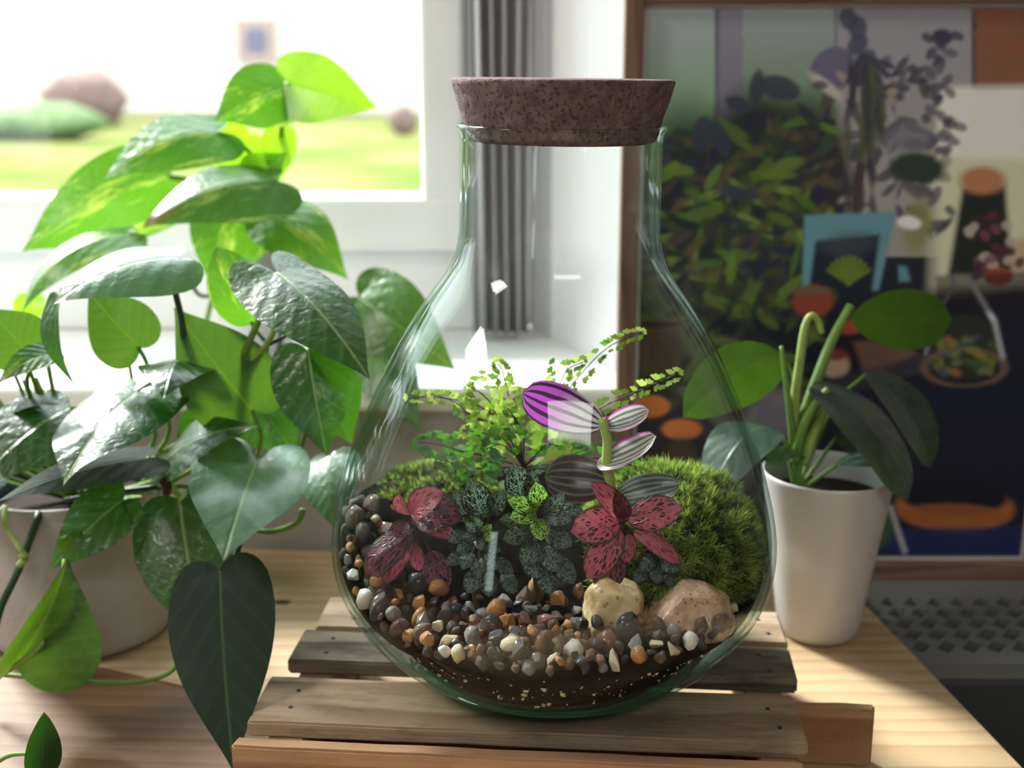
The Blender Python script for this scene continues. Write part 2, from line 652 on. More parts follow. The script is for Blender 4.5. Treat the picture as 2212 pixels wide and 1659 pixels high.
MAT['leaf_burnt'] = m_leaf('leaf_variegated_brown_tip', lin(40, 84, 40), lin(62, 110, 48), lin(110, 170, 40), 0.3, 0.3, mottle=lin(190, 205, 120), mottle_amt=0.7, vein=lin(130, 170, 90), brown=0.9)
MAT['leaf_sheen'] = m_leaf('leaf_pale_sheen', lin(64, 104, 78), lin(98, 138, 112), lin(120, 190, 60), 0.2, 0.40, quilt=0.0012, coat=1.0)  # pale base colour paints in the sheen of light on these leaves
MAT['leaf_blue'] = m_leaf('leaf_grey_green', lin(42, 66, 56), lin(64, 90, 78), lin(90, 150, 60), 0.25, 0.36, quilt=0.0006, vein=lin(80, 110, 90))
MAT['leaf_orchid'] = m_leaf('leaf_dark_green_sheen', lin(26, 42, 34), lin(66, 78, 72), lin(70, 110, 26), 0.24, 0.40, quilt=0.0010, vein=lin(50, 70, 50), coat=0.7)  # dark green leaf, its base lightened to imitate a sheen
MAT['leaf_olive'] = m_leaf('leaf_olive_green', lin(50, 90, 24), lin(76, 120, 30), lin(110, 160, 26), 0.45, 0.4, quilt=0.0004, vein=lin(90, 130, 50))
MAT['stem'] = m_plain('green_stem', lin(110, 150, 66), 0.45, 0.4, var=0.25, bscale=40)
MAT['stem_pale'] = m_plain('pale_green_stem', lin(160, 186, 100), 0.45, 0.4, var=0.2, bscale=40)
MAT['stem_dark'] = m_plain('dark_green_stem', lin(50, 76, 52), 0.45, 0.4, var=0.3, bscale=40)
MAT['stem_brown'] = m_plain('brown_stem', lin(70, 48, 34), 0.7, 0.3, var=0.4, bscale=90)
MAT['frond_stem'] = m_plain('wiry_dark_frond_stem', lin(46, 32, 24), 0.5, 0.3)


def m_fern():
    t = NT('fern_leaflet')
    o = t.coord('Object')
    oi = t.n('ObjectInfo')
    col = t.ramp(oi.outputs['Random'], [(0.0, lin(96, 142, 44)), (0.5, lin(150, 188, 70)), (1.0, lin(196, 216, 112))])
    b = t.bsdf(col, 0.5, None, 0.3)
    tl = t.n('BsdfTranslucent')
    t.l(col, tl.inputs[0])
    mx = t.n('MixShader')
    mx.inputs[0].default_value = 0.5
    t.l(b.outputs[0], mx.inputs[1])
    t.l(tl.outputs[0], mx.inputs[2])
    return t.done(mx)


MAT['fern'] = m_fern()
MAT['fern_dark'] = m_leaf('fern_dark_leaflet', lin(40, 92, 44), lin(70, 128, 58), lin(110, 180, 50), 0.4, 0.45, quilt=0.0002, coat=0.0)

MAT['fit_pink'] = m_net('fittonia_pink', lin(58, 34, 36), lin(172, 84, 98), 9.0, 9.0, 0.13, edge=lin(62, 50, 44))
MAT['fit_rose'] = m_net('fittonia_rose', lin(112, 50, 62), lin(172, 86, 100), 7.0, 7.0, 0.16, edge=lin(90, 50, 54))
MAT['fit_maroon'] = m_net('fittonia_maroon', lin(34, 22, 24), lin(112, 54, 68), 9.0, 8.0, 0.10, edge=lin(48, 44, 36))
MAT['fit_green'] = m_net('fittonia_dark_green', lin(10, 22, 17), lin(112, 138, 116), 9.0, 10.0, 0.05, edge=lin(22, 40, 26))
MAT['fit_lime'] = m_net('fittonia_bright_green', lin(28, 62, 30), lin(150, 200, 80), 8.0, 9.0, 0.075, edge=lin(40, 84, 34))
MAT['trad_purple'] = m_stripe('tradescantia_purple_underside', lin(158, 70, 168), lin(54, 26, 58), 4.5, (0.52, 0.72), None, pale=lin(150, 146, 152))
MAT['trad_white'] = m_stripe('tradescantia_pale_striped', lin(206, 204, 206), lin(112, 124, 110), 5.5, (0.4, 0.7), lin(186, 70, 168))
MAT['trad_olive'] = m_stripe('tradescantia_dark_striped', lin(46, 42, 38), lin(98, 92, 84), 6.0, (0.62, 0.85), None, trans_w=0.15)
MAT['trad_grey'] = m_stripe('tradescantia_grey_striped', lin(64, 82, 72), lin(122, 134, 124), 6.0, (0.5, 0.8), None, trans_w=0.2)

ST = {
    'brown': m_stone('pebble_brown', lin(74, 50, 38), lin(126, 92, 70)),
    'dark': m_stone('pebble_dark_brown', lin(40, 31, 28), lin(78, 62, 56)),
    'orange': m_stone('pebble_orange', lin(168, 108, 52), lin(206, 156, 92), bump=0.0004),
    'cream': m_stone('pebble_cream', lin(196, 178, 142), lin(226, 212, 182), bump=0.0004, spots=lin(150, 128, 96)),
    'white': m_stone('pebble_white', lin(214, 210, 202), lin(236, 232, 226), 90, 0.55, 0.0003, spots=lin(150, 140, 130)),
    'grey': m_stone('pebble_grey', lin(110, 106, 104), lin(160, 154, 150)),
    'russet': m_stone('pebble_russet', lin(92, 50, 34), lin(146, 84, 54)),
    'black': m_stone('pebble_black', lin(28, 28, 34), lin(46, 46, 54), rough=0.5),
    'bluegrey': m_stone('pebble_blue_grey', lin(150, 160, 172), lin(186, 194, 204), 80, 0.3, 0.0003),
}
MAT['rock_cream'] = m_stone('rock_cream', lin(200, 172, 118), lin(226, 208, 166), 60, 0.6, 0.002, spots=lin(170, 130, 84))
MAT['rock_pink'] = m_stone('rock_pinkish', lin(170, 132, 104), lin(214, 184, 162), 90, 0.65, 0.003, spots=lin(136, 92, 66))

# ------------------------------------------------------------------ exterior
GZ = -0.95
t = NT('lawn_grass')
nz = t.noise(t.coord('Object'), 0.35, 4)
MAT['lawn'] = t.done(t.bsdf(t.ramp(nz, [(0.35, (0.085, 0.125, 0.03, 1)), (0.5, (0.135, 0.145, 0.05, 1)), (0.65, (0.165, 0.152, 0.085, 1))]), 1.0, None, 0.0))
structure(py_obj('ground_lawn', [(-60, 1.4, GZ), (40, 1.4, GZ), (40, 90, GZ), (-60, 90, GZ)], [(0, 1, 2, 3)], MAT['lawn'], None, False))
MAT['render_wall'] = m_plain('cream_house_render', (0.46, 0.42, 0.37, 1), 0.9, var=0.08, bscale=0.6)
MAT['brick_far'] = m_plain('pink_brick', (0.30, 0.22, 0.20, 1), 0.9, var=0.2, bscale=3)
MAT['roof_far'] = m_plain('red_roof_tile', lin(190, 110, 84), 0.9, var=0.2, bscale=2)
MAT['far_window'] = m_plain('dark_far_window', (0.07, 0.07, 0.12, 1), 0.2)
MAT['shrub'] = m_plain('brown_hedge', (0.17, 0.11, 0.095, 1), 0.95, var=0.5, bscale=8)
MAT['shrub_green'] = m_plain('green_hedge', (0.15, 0.22, 0.09, 1), 0.95, var=0.5, bscale=5)


def far_house(name, x0, x1, y, h, label, wx, win_h):
    e = empty(name, ((x0 + x1) / 2, y, GZ))
    w = x1 - x0
    box('wall', (-w / 2, 0, 0), (w / 2, 7, h), MAT['render_wall'], e)
    bm = bmesh.new()
    pr = [(-w / 2 - .3, -0.5, h), (w / 2 + .3, -0.5, h), (w / 2 + .3, 7.5, h), (-w / 2 - .3, 7.5, h), (-w / 2 - .3, 3.5, h + 2.8), (w / 2 + .3, 3.5, h + 2.8)]
    vv = [bm.verts.new(p) for p in pr]
    for f in ((0, 1, 5, 4), (3, 4, 5, 2), (0, 4, 3), (1, 2, 5), (0, 3, 2, 1)):
        bm.faces.new([vv[i] for i in f])
    bm_obj('roof', bm, MAT['roof_far'], e, False)
    for (cx, cz) in wx:
        s = box('window_surround', (cx - (x0 + x1) / 2 - .62, -0.12, cz - win_h * 0.5), (cx - (x0 + x1) / 2 + .62, 0.02, cz + win_h * 0.45), MAT['brick_far'], e)
        box('window', (cx - (x0 + x1) / 2 - .30, -0.2, cz - win_h * 0.26), (cx - (x0 + x1) / 2 + .30, -0.1, cz + win_h * 0.24), MAT['far_window'], s)
    tag(e, label, 'house')


p1 = atY(555, 85, 40)
far_house('house', -17.5, 6.0, 40, 6.2, 'pale rendered house across the lawn seen out of focus through the window', [(p1.x, p1.z - GZ)], 1.4)


def far_shrub(c, rx, ry, rz, mat, label, seed):
    bm = bmesh.new()
    bmesh.ops.create_icosphere(bm, subdivisions=3, radius=1)
    for v in bm.verts:
        k = 1 + 0.25 * mnoise.noise(v.co * 2.3 + Vector((seed, 0, 0)))
        v.co = Vector((v.co.x * rx * k, v.co.y * ry * k, (v.co.z * k + 0.9) * rz * 0.52))
    o = bm_obj('garden_shrub', bm, mat, None)
    o.location = (c.x, c.y, GZ)
    tag(o, label, 'shrub')


q = atY(185, 235, 30)
far_shrub(Vector((q.x, 30, 0)), 1.0, 0.9, 1.35, MAT['shrub'], 'reddish brown blurred shrub beyond the lawn at the left of the window', 1)
q = atY(870, 250, 26)
far_shrub(Vector((q.x, 26, 0)), 0.30, 0.3, 0.62, MAT['shrub'], 'small dark brown blurred shrub beyond the lawn beside the window stile', 5)
q = atY(80, 265, 24)
far_shrub(Vector((q.x, 24, 0)), 1.3, 0.7, 0.75, MAT['shrub_green'], 'low green blurred hedge in front of the brown shrub outside', 9)

# ------------------------------------------------------------------ room shell
WY = 0.92                       # inner face of the window wall
SILL_Z = 0.14
FL = -0.74
wl = bmesh.new()
box_bm(wl, (-2.2, WY, FL), (2.2, 1.30, SILL_Z - 0.02))
box_bm(wl, (-2.2, WY, SILL_Z - 0.02), (-1.35, 1.30, 1.7))
box_bm(wl, (-1.35, WY, 1.60), (2.2, 1.30, 1.7))
rb = bmesh.new()
structure(bm_obj('wall_back', wl, MAT['plaster'], None, False))
# the wall right of the window, its left side a splayed plaster reveal
v = [(0.018, 1.12, SILL_Z - .02), (0.10, WY, SILL_Z - .02), (2.2, WY, SILL_Z - .02), (2.2, 1.30, SILL_Z - .02), (0.018, 1.30, SILL_Z - .02)]
v += [(a, b, 1.60) for a, b, _ in v]
structure(py_obj('wall_reveal', v, [(0, 1, 6, 5), (1, 2, 7, 6), (2, 3, 8, 7), (3, 4, 9, 8), (4, 0, 5, 9), (5, 6, 7, 8, 9), (4, 3, 2, 1, 0)], MAT['reveal'], None, False))
tr = structure(box('trim_1', (0.0, 0, 0), (0.004, 0.006, 1.45), MAT['white_paint'], None, 0.001))
tr.location = (0.058, 1.0205, SILL_Z)
tr.rotation_euler = (0, 0, math.radians(-66))
structure(box('wall_left', (-2.3, -2.6, FL), (-2.2, 1.30, 1.7), MAT['room'], None))
structure(box('wall_right', (2.2, -2.6, FL), (2.3, 1.30, 1.7), MAT['room'], None))
wf = bmesh.new()
box_bm(wf, (-2.2, -2.6, FL), (-2.12, -2.5, 1.7))
box_bm(wf, (-1.76, -2.6, FL), (2.2, -2.5, 1.7))
box_bm(wf, (-2.12, -2.6, FL), (-1.76, -2.5, 0.0))
box_bm(wf, (-2.12, -2.6, 1.10), (-1.76, -2.5, 1.7))
structure(bm_obj('wall_front', wf, MAT['room'], None, False))
w2 = structure(empty('window_2', (-1.94, -2.55, 0.55)))
fm = bmesh.new()
box_bm(fm, (-0.18, -0.03, -0.55), (-0.14, 0.03, 0.55))
box_bm(fm, (0.14, -0.03, -0.55), (0.18, 0.03, 0.55))
box_bm(fm, (-0.14, -0.03, -0.55), (0.14, 0.03, -0.50))
box_bm(fm, (-0.14, -0.03, 0.50), (0.14, 0.03, 0.55))
bm_obj('window_frame', fm, MAT['upvc'], w2, False)
box('window_pane', (-0.14, -0.003, -0.50), (0.14, 0.003, 0.50), MAT['pane'], w2)
structure(box('floor', (-2.3, -2.6, FL - .05), (2.3, 1.3, FL), MAT['floor'], None))
structure(box('ceiling', (-2.3, -2.6, 1.7), (2.3, 1.3, 1.75), MAT['white_paint'], None))

# window 1: outer frame, sash, panes, sill
win = structure(empty('window_1', (-0.65, 1.13, SILL_Z)))
WX0, WX1 = -1.35 + 0.65, 0.018 + 0.65
fz = 0.075
fr = bmesh.new()
box_bm(fr, (WX0, -0.02, 0.0), (WX1, 0.05, fz), 0.006, 2)
box_bm(fr, (WX0, -0.02, 1.38), (WX1, 0.05, 1.46), 0.006, 2)
box_bm(fr, (WX0, -0.018, fz - .004), (WX0 + .05, 0.05, 1.384), 0.004, 2)
box_bm(fr, (WX1 - .060, -0.018, fz - .004), (WX1, 0.05, 1.384), 0.004, 2)
bm_obj('window_frame', fr, MAT['upvc'], win, False)
sa = bmesh.new()
sx0, sx1 = WX0 + .05, WX1 - .060
box_bm(sa, (sx0, -0.030, fz), (sx1, 0.03, fz + .050), 0.005, 2)
box_bm(sa, (sx0, -0.030, 1.335), (sx1, 0.03, 1.38), 0.005, 2)
box_bm(sa, (sx0, -0.028, fz + .046), (sx0 + .045, 0.03, 1.339), 0.005, 2)
box_bm(sa, (sx1 - .040, -0.028, fz + .046), (sx1, 0.03, 1.339), 0.005, 2)
bm_obj('window_sash', sa, MAT['upvc'], win, False)
box('window_pane', (sx0 + .04, 0.004, fz + .045), (sx1 - .035, 0.008, 1.34), MAT['pane'], win)
box('window_sill', (WX0 - .03, 0.897 - 1.13, -0.02), (0.092 + .65, -0.0, 0.0), MAT['white_paint'], win, 0.006, 3)

# curtain hanging at the right edge of the window, its folds gathered
cv, cf = [], []
nf, nzc = 90, 14
for j in range(nzc + 1):
    z = SILL_Z + 0.004 + (1.57 - SILL_Z) * j / nzc
    for i in range(nf + 1):
        a = i / nf
        fold = 0.011 * math.sin(a * 2 * PI * 4.5 + 0.25 * math.sin(z * 5)) + 0.004 * math.sin(a * 2 * PI * 9 + 1)
        cv.append((-0.036 + 0.051 * a + 0.002 * math.sin(z * 7 + a * 3), 1.077 + fold, z))
for j in range(nzc):
    for i in range(nf):
        k = j * (nf + 1) + i
        cf.append((k, k + 1, k + nf + 2, k + nf + 1))
cur = empty('curtain', (0, 0, 0))
co = py_obj('curtain_fabric', cv, cf, MAT['grey_fabric'], cur)
md = co.modifiers.new('thick', 'SOLIDIFY')
md.thickness = 0.0012
rod = tube('curtain_rod', [(-1.34, 1.077, 1.585), (0.02, 1.077, 1.585)], 0.008, 0.008, MAT['white_paint'], cur, 12, 2)
tag(cur, 'grey folded curtain drawn to the right end of the window', 'curtain')

# ------------------------------------------------------------------ desk
desk = empty('pine_desk', (0, 0, 0))
ed = Vector((math.cos(math.radians(-7)), math.sin(math.radians(-7))))
TH = 0.016


def plank(poly, mat, rotz, origin, name='plank', z0=-TH, z1=0.0, parent=None, bevel=0.0012):
    """a board cut to an outline, its own x axis along the grain"""
    bm = bmesh.new()
    R = Matrix.Rotation(-rotz, 2)
    pts = [R @ (Vector(p) - Vector(origin)) for p in poly]
    lo = [bm.verts.new((p.x, p.y, z0)) for p in pts]
    hi = [bm.verts.new((p.x, p.y, z1)) for p in pts]
    bm.faces.new(hi)
    bm.faces.new(lo[::-1])
    n = len(pts)
    for i in range(n):
        bm.faces.new((lo[i], lo[(i + 1) % n], hi[(i + 1) % n], hi[i]))
    if bevel:
        bmesh.ops.bevel(bm, geom=[e for e in bm.edges if e.verts[0].co.z > z1 - 1e-6 and e.verts[1].co.z > z1 - 1e-6], offset=bevel, segments=2, affect='EDGES')
    o = bm_obj(name, bm, mat, parent, False)
    o.location = (origin[0], origin[1], 0)
    o.rotation_euler = (0, 0, rotz)
    return o


ang = math.radians(-7)
S1, S2 = Vector((-0.270, 0.7164)), Vector((-0.2157, 0.6946))
sd = (S2 - S1).normalized()
seam = lambda X, off=0.0: (X, S1.y + (X - S1.x) * sd.y / sd.x + off)
back = lambda X: (X, 0.917 - 0.1228 * (X + 0.2))
Rx = lambda Y: 0.252 + (0.865 - Y) * 0.128
tag(desk, 'pale pine desk of wide planks under the jar crate and pots', 'desk')
plank([back(Rx(.865)), (-0.23, 0.919), (-0.9, 0.919), seam(-0.9), seam(-0.125), (-0.125, 0.20), (Rx(.2), 0.20)][::-1] and
      [seam(-0.9), seam(-0.125), (-0.125, 0.20), (Rx(.2), 0.20), back(Rx(.865)), (-0.23, 0.919), (-0.9, 0.919)], MAT['desk'], 0.0, (0, 0.6), parent=desk)
plank([(-0.9, 0.20), (-0.1255, 0.20), seam(-0.1255, -0.0045), seam(-0.9, -0.0045)], MAT['desk_shaded'], 0.0, (-0.3, 0.45), parent=desk)
box('underframe', (-0.88, 0.24, -0.05), (0.22, 0.742, -TH - .0005), MAT['desk'], desk)
for lx in (-0.86, 0.18):
    for ly in (0.26, 0.715):
        box('leg', (lx - .02, ly - .02, FL), (lx + .02, ly + .02, -0.05), MAT['desk'], desk)
# knot in the pale plank
kn = atz(610, 1301, 0.0)
bm = bmesh.new()
bmesh.ops.create_circle(bm, cap_ends=True, segments=16, radius=1)
for vv in bm.verts:
    vv.co.x *= 0.0065 * (1 + .2 * math.sin(vv.co.y * 5))
    vv.co.y *= 0.0035
ko = bm_obj('wood_knot', bm, MAT['stem_brown'], desk, False)
ko.location = (kn.x, kn.y, 0.0004)
ko['label'] = 'dark brown knot in the plank'

# ------------------------------------------------------------------ slotted heater and framed print on the right
ht = empty('slotted_unit', (0.40, 0.83, FL))
HX0, HX1, HY0, HY1 = -0.32, 0.42, 0.753 - 0.83, 0.912 - 0.83
HZ = -0.018 - FL
box('body', (HX0, HY0, 0), (HX1, HY1, HZ - 0.012), MAT['heater_front'], ht, 0.004, 2)
bm = bmesh.new()
cwx, cwy = 0.0178, 0.0186
ncx = int((HX1 - HX0) / cwx)
ys = [HY0 + 0.016 + cwy * k for k in range(6)]
yt = ys[-1]


def quad(bm, pts):
    return bm.faces.new([bm.verts.new(p) for p in pts])


zt = HZ
for i in range(ncx):
    xa = HX0 + (HX1 - HX0 - ncx * cwx) / 2 + i * cwx
    for k in range(5):
        ya = ys[k]
        yb = ya + cwy
        xb = xa + cwx
        cx_, cy_ = (xa + xb) / 2, (ya + yb) / 2
        d1 = Vector((0.0048, 0.0062))
        d2 = Vector((0.0036, -0.0027))
        inn = [Vector((cx_, cy_)) - d1 - d2, Vector((cx_, cy_)) - d1 + d2, Vector((cx_, cy_)) + d1 + d2, Vector((cx_, cy_)) + d1 - d2]
        out = [(xa, ya), (xb, ya), (xb, yb), (xa, yb)]
        for q_ in range(4):
            q2 = (q_ + 1) % 4
            quad(bm, [(*out[q_], zt), (*out[q2], zt), (inn[q2].x, inn[q2].y, zt), (inn[q_].x, inn[q_].y, zt)])
            quad(bm, [(inn[q_].x, inn[q_].y, zt), (inn[q2].x, inn[q2].y, zt), (inn[q2].x, inn[q2].y, zt - .008), (inn[q_].x, inn[q_].y, zt - .008)])
xa0 = HX0 + (HX1 - HX0 - ncx * cwx) / 2
xb0 = xa0 + ncx * cwx
quad(bm, [(HX0, HY0, zt), (HX1, HY0, zt), (HX1, ys[0], zt), (HX0, ys[0], zt)])
quad(bm, [(HX0, yt, zt), (HX1, yt, zt), (HX1, HY1, zt), (HX0, HY1, zt)])
quad(bm, [(HX0, ys[0], zt), (xa0, ys[0], zt), (xa0, yt, zt), (HX0, yt, zt)])
quad(bm, [(xb0, ys[0], zt), (HX1, ys[0], zt), (HX1, yt, zt), (xb0, yt, zt)])
for a, b in (((HX0, HY0), (HX1, HY0)), ((HX1, HY0), (HX1, HY1)), ((HX1, HY1), (HX0, HY1)), ((HX0, HY1), (HX0, HY0))):
    quad(bm, [(*a, zt - .012), (*b, zt - .012), (*b, zt), (*a, zt)])
bmesh.ops.remove_doubles(bm, verts=bm.verts, dist=1e-6)
sg = bm_obj('slotted_top', bm, MAT['heater'], ht, False)
sg['label'] = 'pale grey top with rows of slanted slots'
box('slot_tray', (HX0 + .004, HY0 + .004, HZ - .0119), (HX1 - .004, HY1 - .004, HZ - .0085), MAT['dark'], ht)
tag(ht, 'grey metal unit with rows of dark slanted slots in its top, beside the desk', 'heater')

# the framed print leaning back on the slotted unit
PY = 0.893                      # front of the frame
PZ0 = -0.018
fl0 = atY(1345, 300, PY).x
PW, PH = 0.345, 0.455
fp = empty('framed_print', (fl0 + PW / 2, PY + .008, PZ0 + .0002))
fw = 0.0135
for nm_, lo, hi in (('frame_side', (-PW / 2, -.008, 0), (-PW / 2 + fw, .008, PH)), ('frame_side', (PW / 2 - fw, -.008, 0), (PW / 2, .008, PH)),
                    ('frame_rail', (-PW / 2 + fw, -.008, 0), (PW / 2 - fw, .008, fw)), ('frame_rail', (-PW / 2 + fw, -.008, PH - fw), (PW / 2 - fw, .008, PH))):
    hx_, hz_ = (hi[0] - lo[0]) / 2, (hi[2] - lo[2]) / 2
    up_ = nm_ == 'frame_side'
    a_, b_ = (hz_, hx_) if up_ else (hx_, hz_)
    fo_ = box(nm_, (-a_, -.008, -b_), (a_, .008, b_), MAT['frame_wood'], fp, 0.0012, 2)
    fo_.location = ((lo[0] + hi[0]) / 2, 0, (lo[2] + hi[2]) / 2)
    if up_:
        fo_.rotation_euler = (0, PI / 2, 0)
box('mount', (-PW / 2 + fw - .002, .001, fw - .002), (PW / 2 - fw + .002, .006, PH - fw + .002), MAT['mat_white'], fp)

# the picture itself: an illustrated room full of plants, painted on a fine grid of the flat sheet
NX, NYP = 236, 322
ix0, ix1 = -PW / 2 + fw + .0035, PW / 2 - fw - .0035
iz0, iz1 = fw + .0035, PH - fw - .0035
gx = np.linspace(ix0, ix1, NX)
gz = np.linspace(iz0, iz1, NYP)
GX, GZ_ = np.meshgrid(gx, gz)
wx_, wz_ = GX + fp.location.x, GZ_ + fp.location.z - EYE
dd = PY * CP - wz_ * SP
PXX = 1106 + F_PX * wx_ / dd            # where each point of the sheet was read off the photograph
PYY = 829.5 - F_PX * (PY * SP + wz_ * CP) / dd
img = np.zeros((NYP, NX, 3))


def srgb(c):
    c = np.array(c, float) / 255
    return np.where(c <= .04045, c / 12.92, ((c + .055) / 1.055) ** 2.4)


def paint(mask, c, op=1.0):
    global img
    m = (np.clip(mask, 0, 1) * op)[..., None]
    img = img * (1 - m) + srgb(c) * m


def ell(cx, cy, rx, ry, c, rot=0, soft=6, op=1.0):
    a = math.radians(rot)
    dx, dy = PXX - cx, PYY - cy
    u = dx * math.cos(a) + dy * math.sin(a)
    w = -dx * math.sin(a) + dy * math.cos(a)
    d = np.sqrt((u / rx) ** 2 + (w / ry) ** 2)
    paint((1 - d) * min(rx, ry) / soft + .5, c, op)


def ring(cx, cy, rx, ry, wd, c, soft=4, op=1.0):
    d = np.abs(np.sqrt(((PXX - cx) / rx) ** 2 + ((PYY - cy) / ry) ** 2) - 1) * min(rx, ry)
    paint((wd - d) / soft + .5, c, op)


def pol(pts, c, soft=6, op=1.0):
    """convex polygon"""
    d = np.full(PXX.shape, 1e9)
    n = len(pts)
    ar = sum(pts[i][0] * pts[(i + 1) % n][1] - pts[(i + 1) % n][0] * pts[i][1] for i in range(n))
    for i in range(n):
        (x0, y0), (x1, y1) = pts[i], pts[(i + 1) % n]
        L = math.hypot(x1 - x0, y1 - y0) or 1
        s = ((x1 - x0) * (PYY - y0) - (y1 - y0) * (PXX - x0)) / L * (1 if ar > 0 else -1)
        d = np.minimum(d, s)
    paint(d / soft + .5, c, op)


def line(x0, y0, x1, y1, wd, c, soft=4, op=1.0):
    L2 = (x1 - x0) ** 2 + (y1 - y0) ** 2
    tt = np.clip(((PXX - x0) * (x1 - x0) + (PYY - y0) * (y1 - y0)) / L2, 0, 1)
    d = np.hypot(PXX - x0 - tt * (x1 - x0), PYY - y0 - tt * (y1 - y0))
    paint((wd - d) / soft + .5, c, op)


def grad(x0, y0, x1, y1, ctop, cbot):
    tt = np.clip((PYY - y0) / (y1 - y0), 0, 1)[..., None]
    m = (((PXX > x0) & (PXX < x1) & (PYY > y0) & (PYY < y1)))[..., None].astype(float)
    global img
    img = img * (1 - m) + m * (srgb(ctop) * (1 - tt) + srgb(cbot) * tt)


rng = random.Random(11)
paint(np.ones(PXX.shape), (30, 36, 46))
grad(1300, -60, 1550, 330, (172, 180, 196), (96, 150, 88))
grad(1550, -60, 1610, 420, (140, 140, 160), (96, 92, 108))
line(1553, -60, 1553, 400, 5, (96, 98, 116))
grad(1610, -60, 1812, 260, (162, 168, 182), (96, 130, 92))
grad(1812, -60, 2112, 560, (142, 146, 160), (150, 146, 140))
line(1812, -60, 1812, 160, 4, (116, 120, 138))
line(2113, -60, 2113, 200, 5, (80, 76, 90))
grad(2118, -60, 2400, 188, (128, 82, 66), (126, 88, 72))
for k in range(30):
    ell(2120 + rng.random() * 170, -20 + rng.random() * 200, 22, 7, (140, 84, 70), 0, 5, .35)
# bright wall, then shelf shapes at the right
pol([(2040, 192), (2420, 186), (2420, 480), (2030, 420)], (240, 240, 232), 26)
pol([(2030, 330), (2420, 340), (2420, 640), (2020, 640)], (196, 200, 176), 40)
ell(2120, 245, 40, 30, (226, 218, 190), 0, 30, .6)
ell(2220, 560, 46, 40, (176, 140, 120), 0, 20, .8)
# plant mass at the left
ell(1470, 560, 130, 320, (28, 42, 44), 4, 50)
ell(1650, 470, 160, 270, (34, 44, 46), 0, 50)
ell(1760, 420, 90, 200, (44, 44, 52), 0, 40)
for k in range(330):
    x = 1350 + rng.random() * 450
    top = 300 - (x - 1400) * .22 if x < 1800 else 180
    y = top + (rng.random() ** .8) * (800 - top)
    c = rng.choice([(92, 122, 48), (76, 104, 44), (112, 138, 62), (62, 70, 40), (36, 38, 62), (30, 40, 50), (84, 76, 52), (48, 74, 52), (40, 52, 48), (70, 62, 66), (34, 44, 44)])
    ell(x, y, 26 + rng.random() * 26, 6 + rng.random() * 9, c, rng.uniform(-75, 75) - 25, 5, .8)
for (x, y, rx_, ry_, r_) in ((1640, 190, 16, 40, 8), (1600, 225, 30, 16, 20), (1690, 190, 46, 26, 15), (1520, 290, 22, 40, 10), (1600, 420, 46, 16, 10), (1560, 300, 18, 44, -20)):
    ell(x, y, rx_, ry_, (48, 56, 74), r_, 6, .9)
# hanging and black-and-white foliage with a lamp
ell(1806, 150, 54, 46, (98, 96, 124), -40, 8)
ell(1790, 186, 46, 12, (176, 172, 170), 38, 6)
for k in range(90):
    x, y = rng.gauss(1935, 70), 140 + rng.random() * 360
    ell(x, y, 10 + rng.random() * 22, 5 + rng.random() * 8, rng.choice([(58, 58, 78), (84, 82, 92), (64, 70, 70), (150, 142, 134)]), rng.uniform(-80, 80), 4, .85)
for (x, y) in ((1840, 40), (1860, 95), (1880, 130), (1860, 60)):
    ell(x, y, 20, 26, (66, 70, 92), rng.uniform(-40, 40), 6, .9)
for k in range(9):
    a = math.radians(-30 + k * 22)
    line(1870, 120, 1870 + 66 * math.sin(a), 120 + 62 * abs(math.cos(a)) * .8 + 14, 5, (62, 66, 86))
for k in range(30):
    x, y = 1835 + rng.random() * 80, 170 + rng.random() * 300
    ell(x, y, 8, 30 + rng.random() * 30, rng.choice([(58, 66, 60), (76, 84, 60), (54, 50, 66)]), rng.uniform(-14, 14), 5, .8)
for k in range(26):
    x, y = rng.gauss(2035, 22), 70 + rng.random() * 260
    ell(x, y, 16, 10, rng.choice([(60, 60, 82), (88, 88, 104)]), rng.uniform(-70, 70), 4, .85)
ell(2045, 80, 22, 18, (58, 58, 80), 0, 6)
ell(1990, 365, 60, 34, (40, 58, 52), 5, 12)
ell(1970, 300, 54, 30, (104, 106, 122), 0, 14, .8)
line(1866, 360, 1856, 470, 10, (66, 56, 62))
# teal chairs
pol([(1744, 468), (1944, 460), (1905, 632), (1738, 640)], (96, 142, 158), 6)
pol([(1768, 524), (1908, 510), (1890, 640), (1752, 640)], (26, 36, 52), 8)
ell(1840, 530, 60, 26, (70, 76, 88), -6, 20, .6)
pol([(1944, 500), (1966, 580), (2040, 594), (2040, 610), (1950, 612)], (92, 138, 156), 6)
ell(1990, 490, 30, 60, (122, 130, 76), 10, 16, .8)
ell(1972, 484, 26, 14, (226, 224, 226), 8, 6)
for k in range(9):
    a = math.radians(-150 + k * 15)
    line(1840, 615, 1840 + 50 * math.cos(a), 615 + 56 * math.sin(a), 5, (94, 118, 46))
# dark lower half of the room
pol([(1300, 700), (1760, 660), (2420, 600), (2420, 1290), (1300, 1290)], (20, 25, 42), 40)
for k in range(120):
    x, y = 1350 + rng.random() * 420, 620 + rng.random() * 300
    ell(x, y, 20 + rng.random() * 24, 7 + rng.random() * 7, rng.choice([(70, 92, 44), (40, 60, 44), (28, 40, 44), (58, 54, 40), (90, 112, 48)]), rng.uniform(-70, 70), 5, .6)
ell(1425, 760, 58, 66, (66, 56, 44), 0, 6)
ell(1425, 705, 60, 13, (92, 78, 62), 0, 5)
ell(1425, 706, 50, 9, (26, 24, 24), 0, 4)
ell(1762, 655, 44, 36, (130, 62, 50), 0, 8)
ell(1762, 632, 44, 10, (104, 84, 72), 0, 5)
ell(1842, 712, 28, 16, (150, 58, 48), 0, 6)
ell(1810, 795, 32, 28, (176, 150, 136), 0, 8)
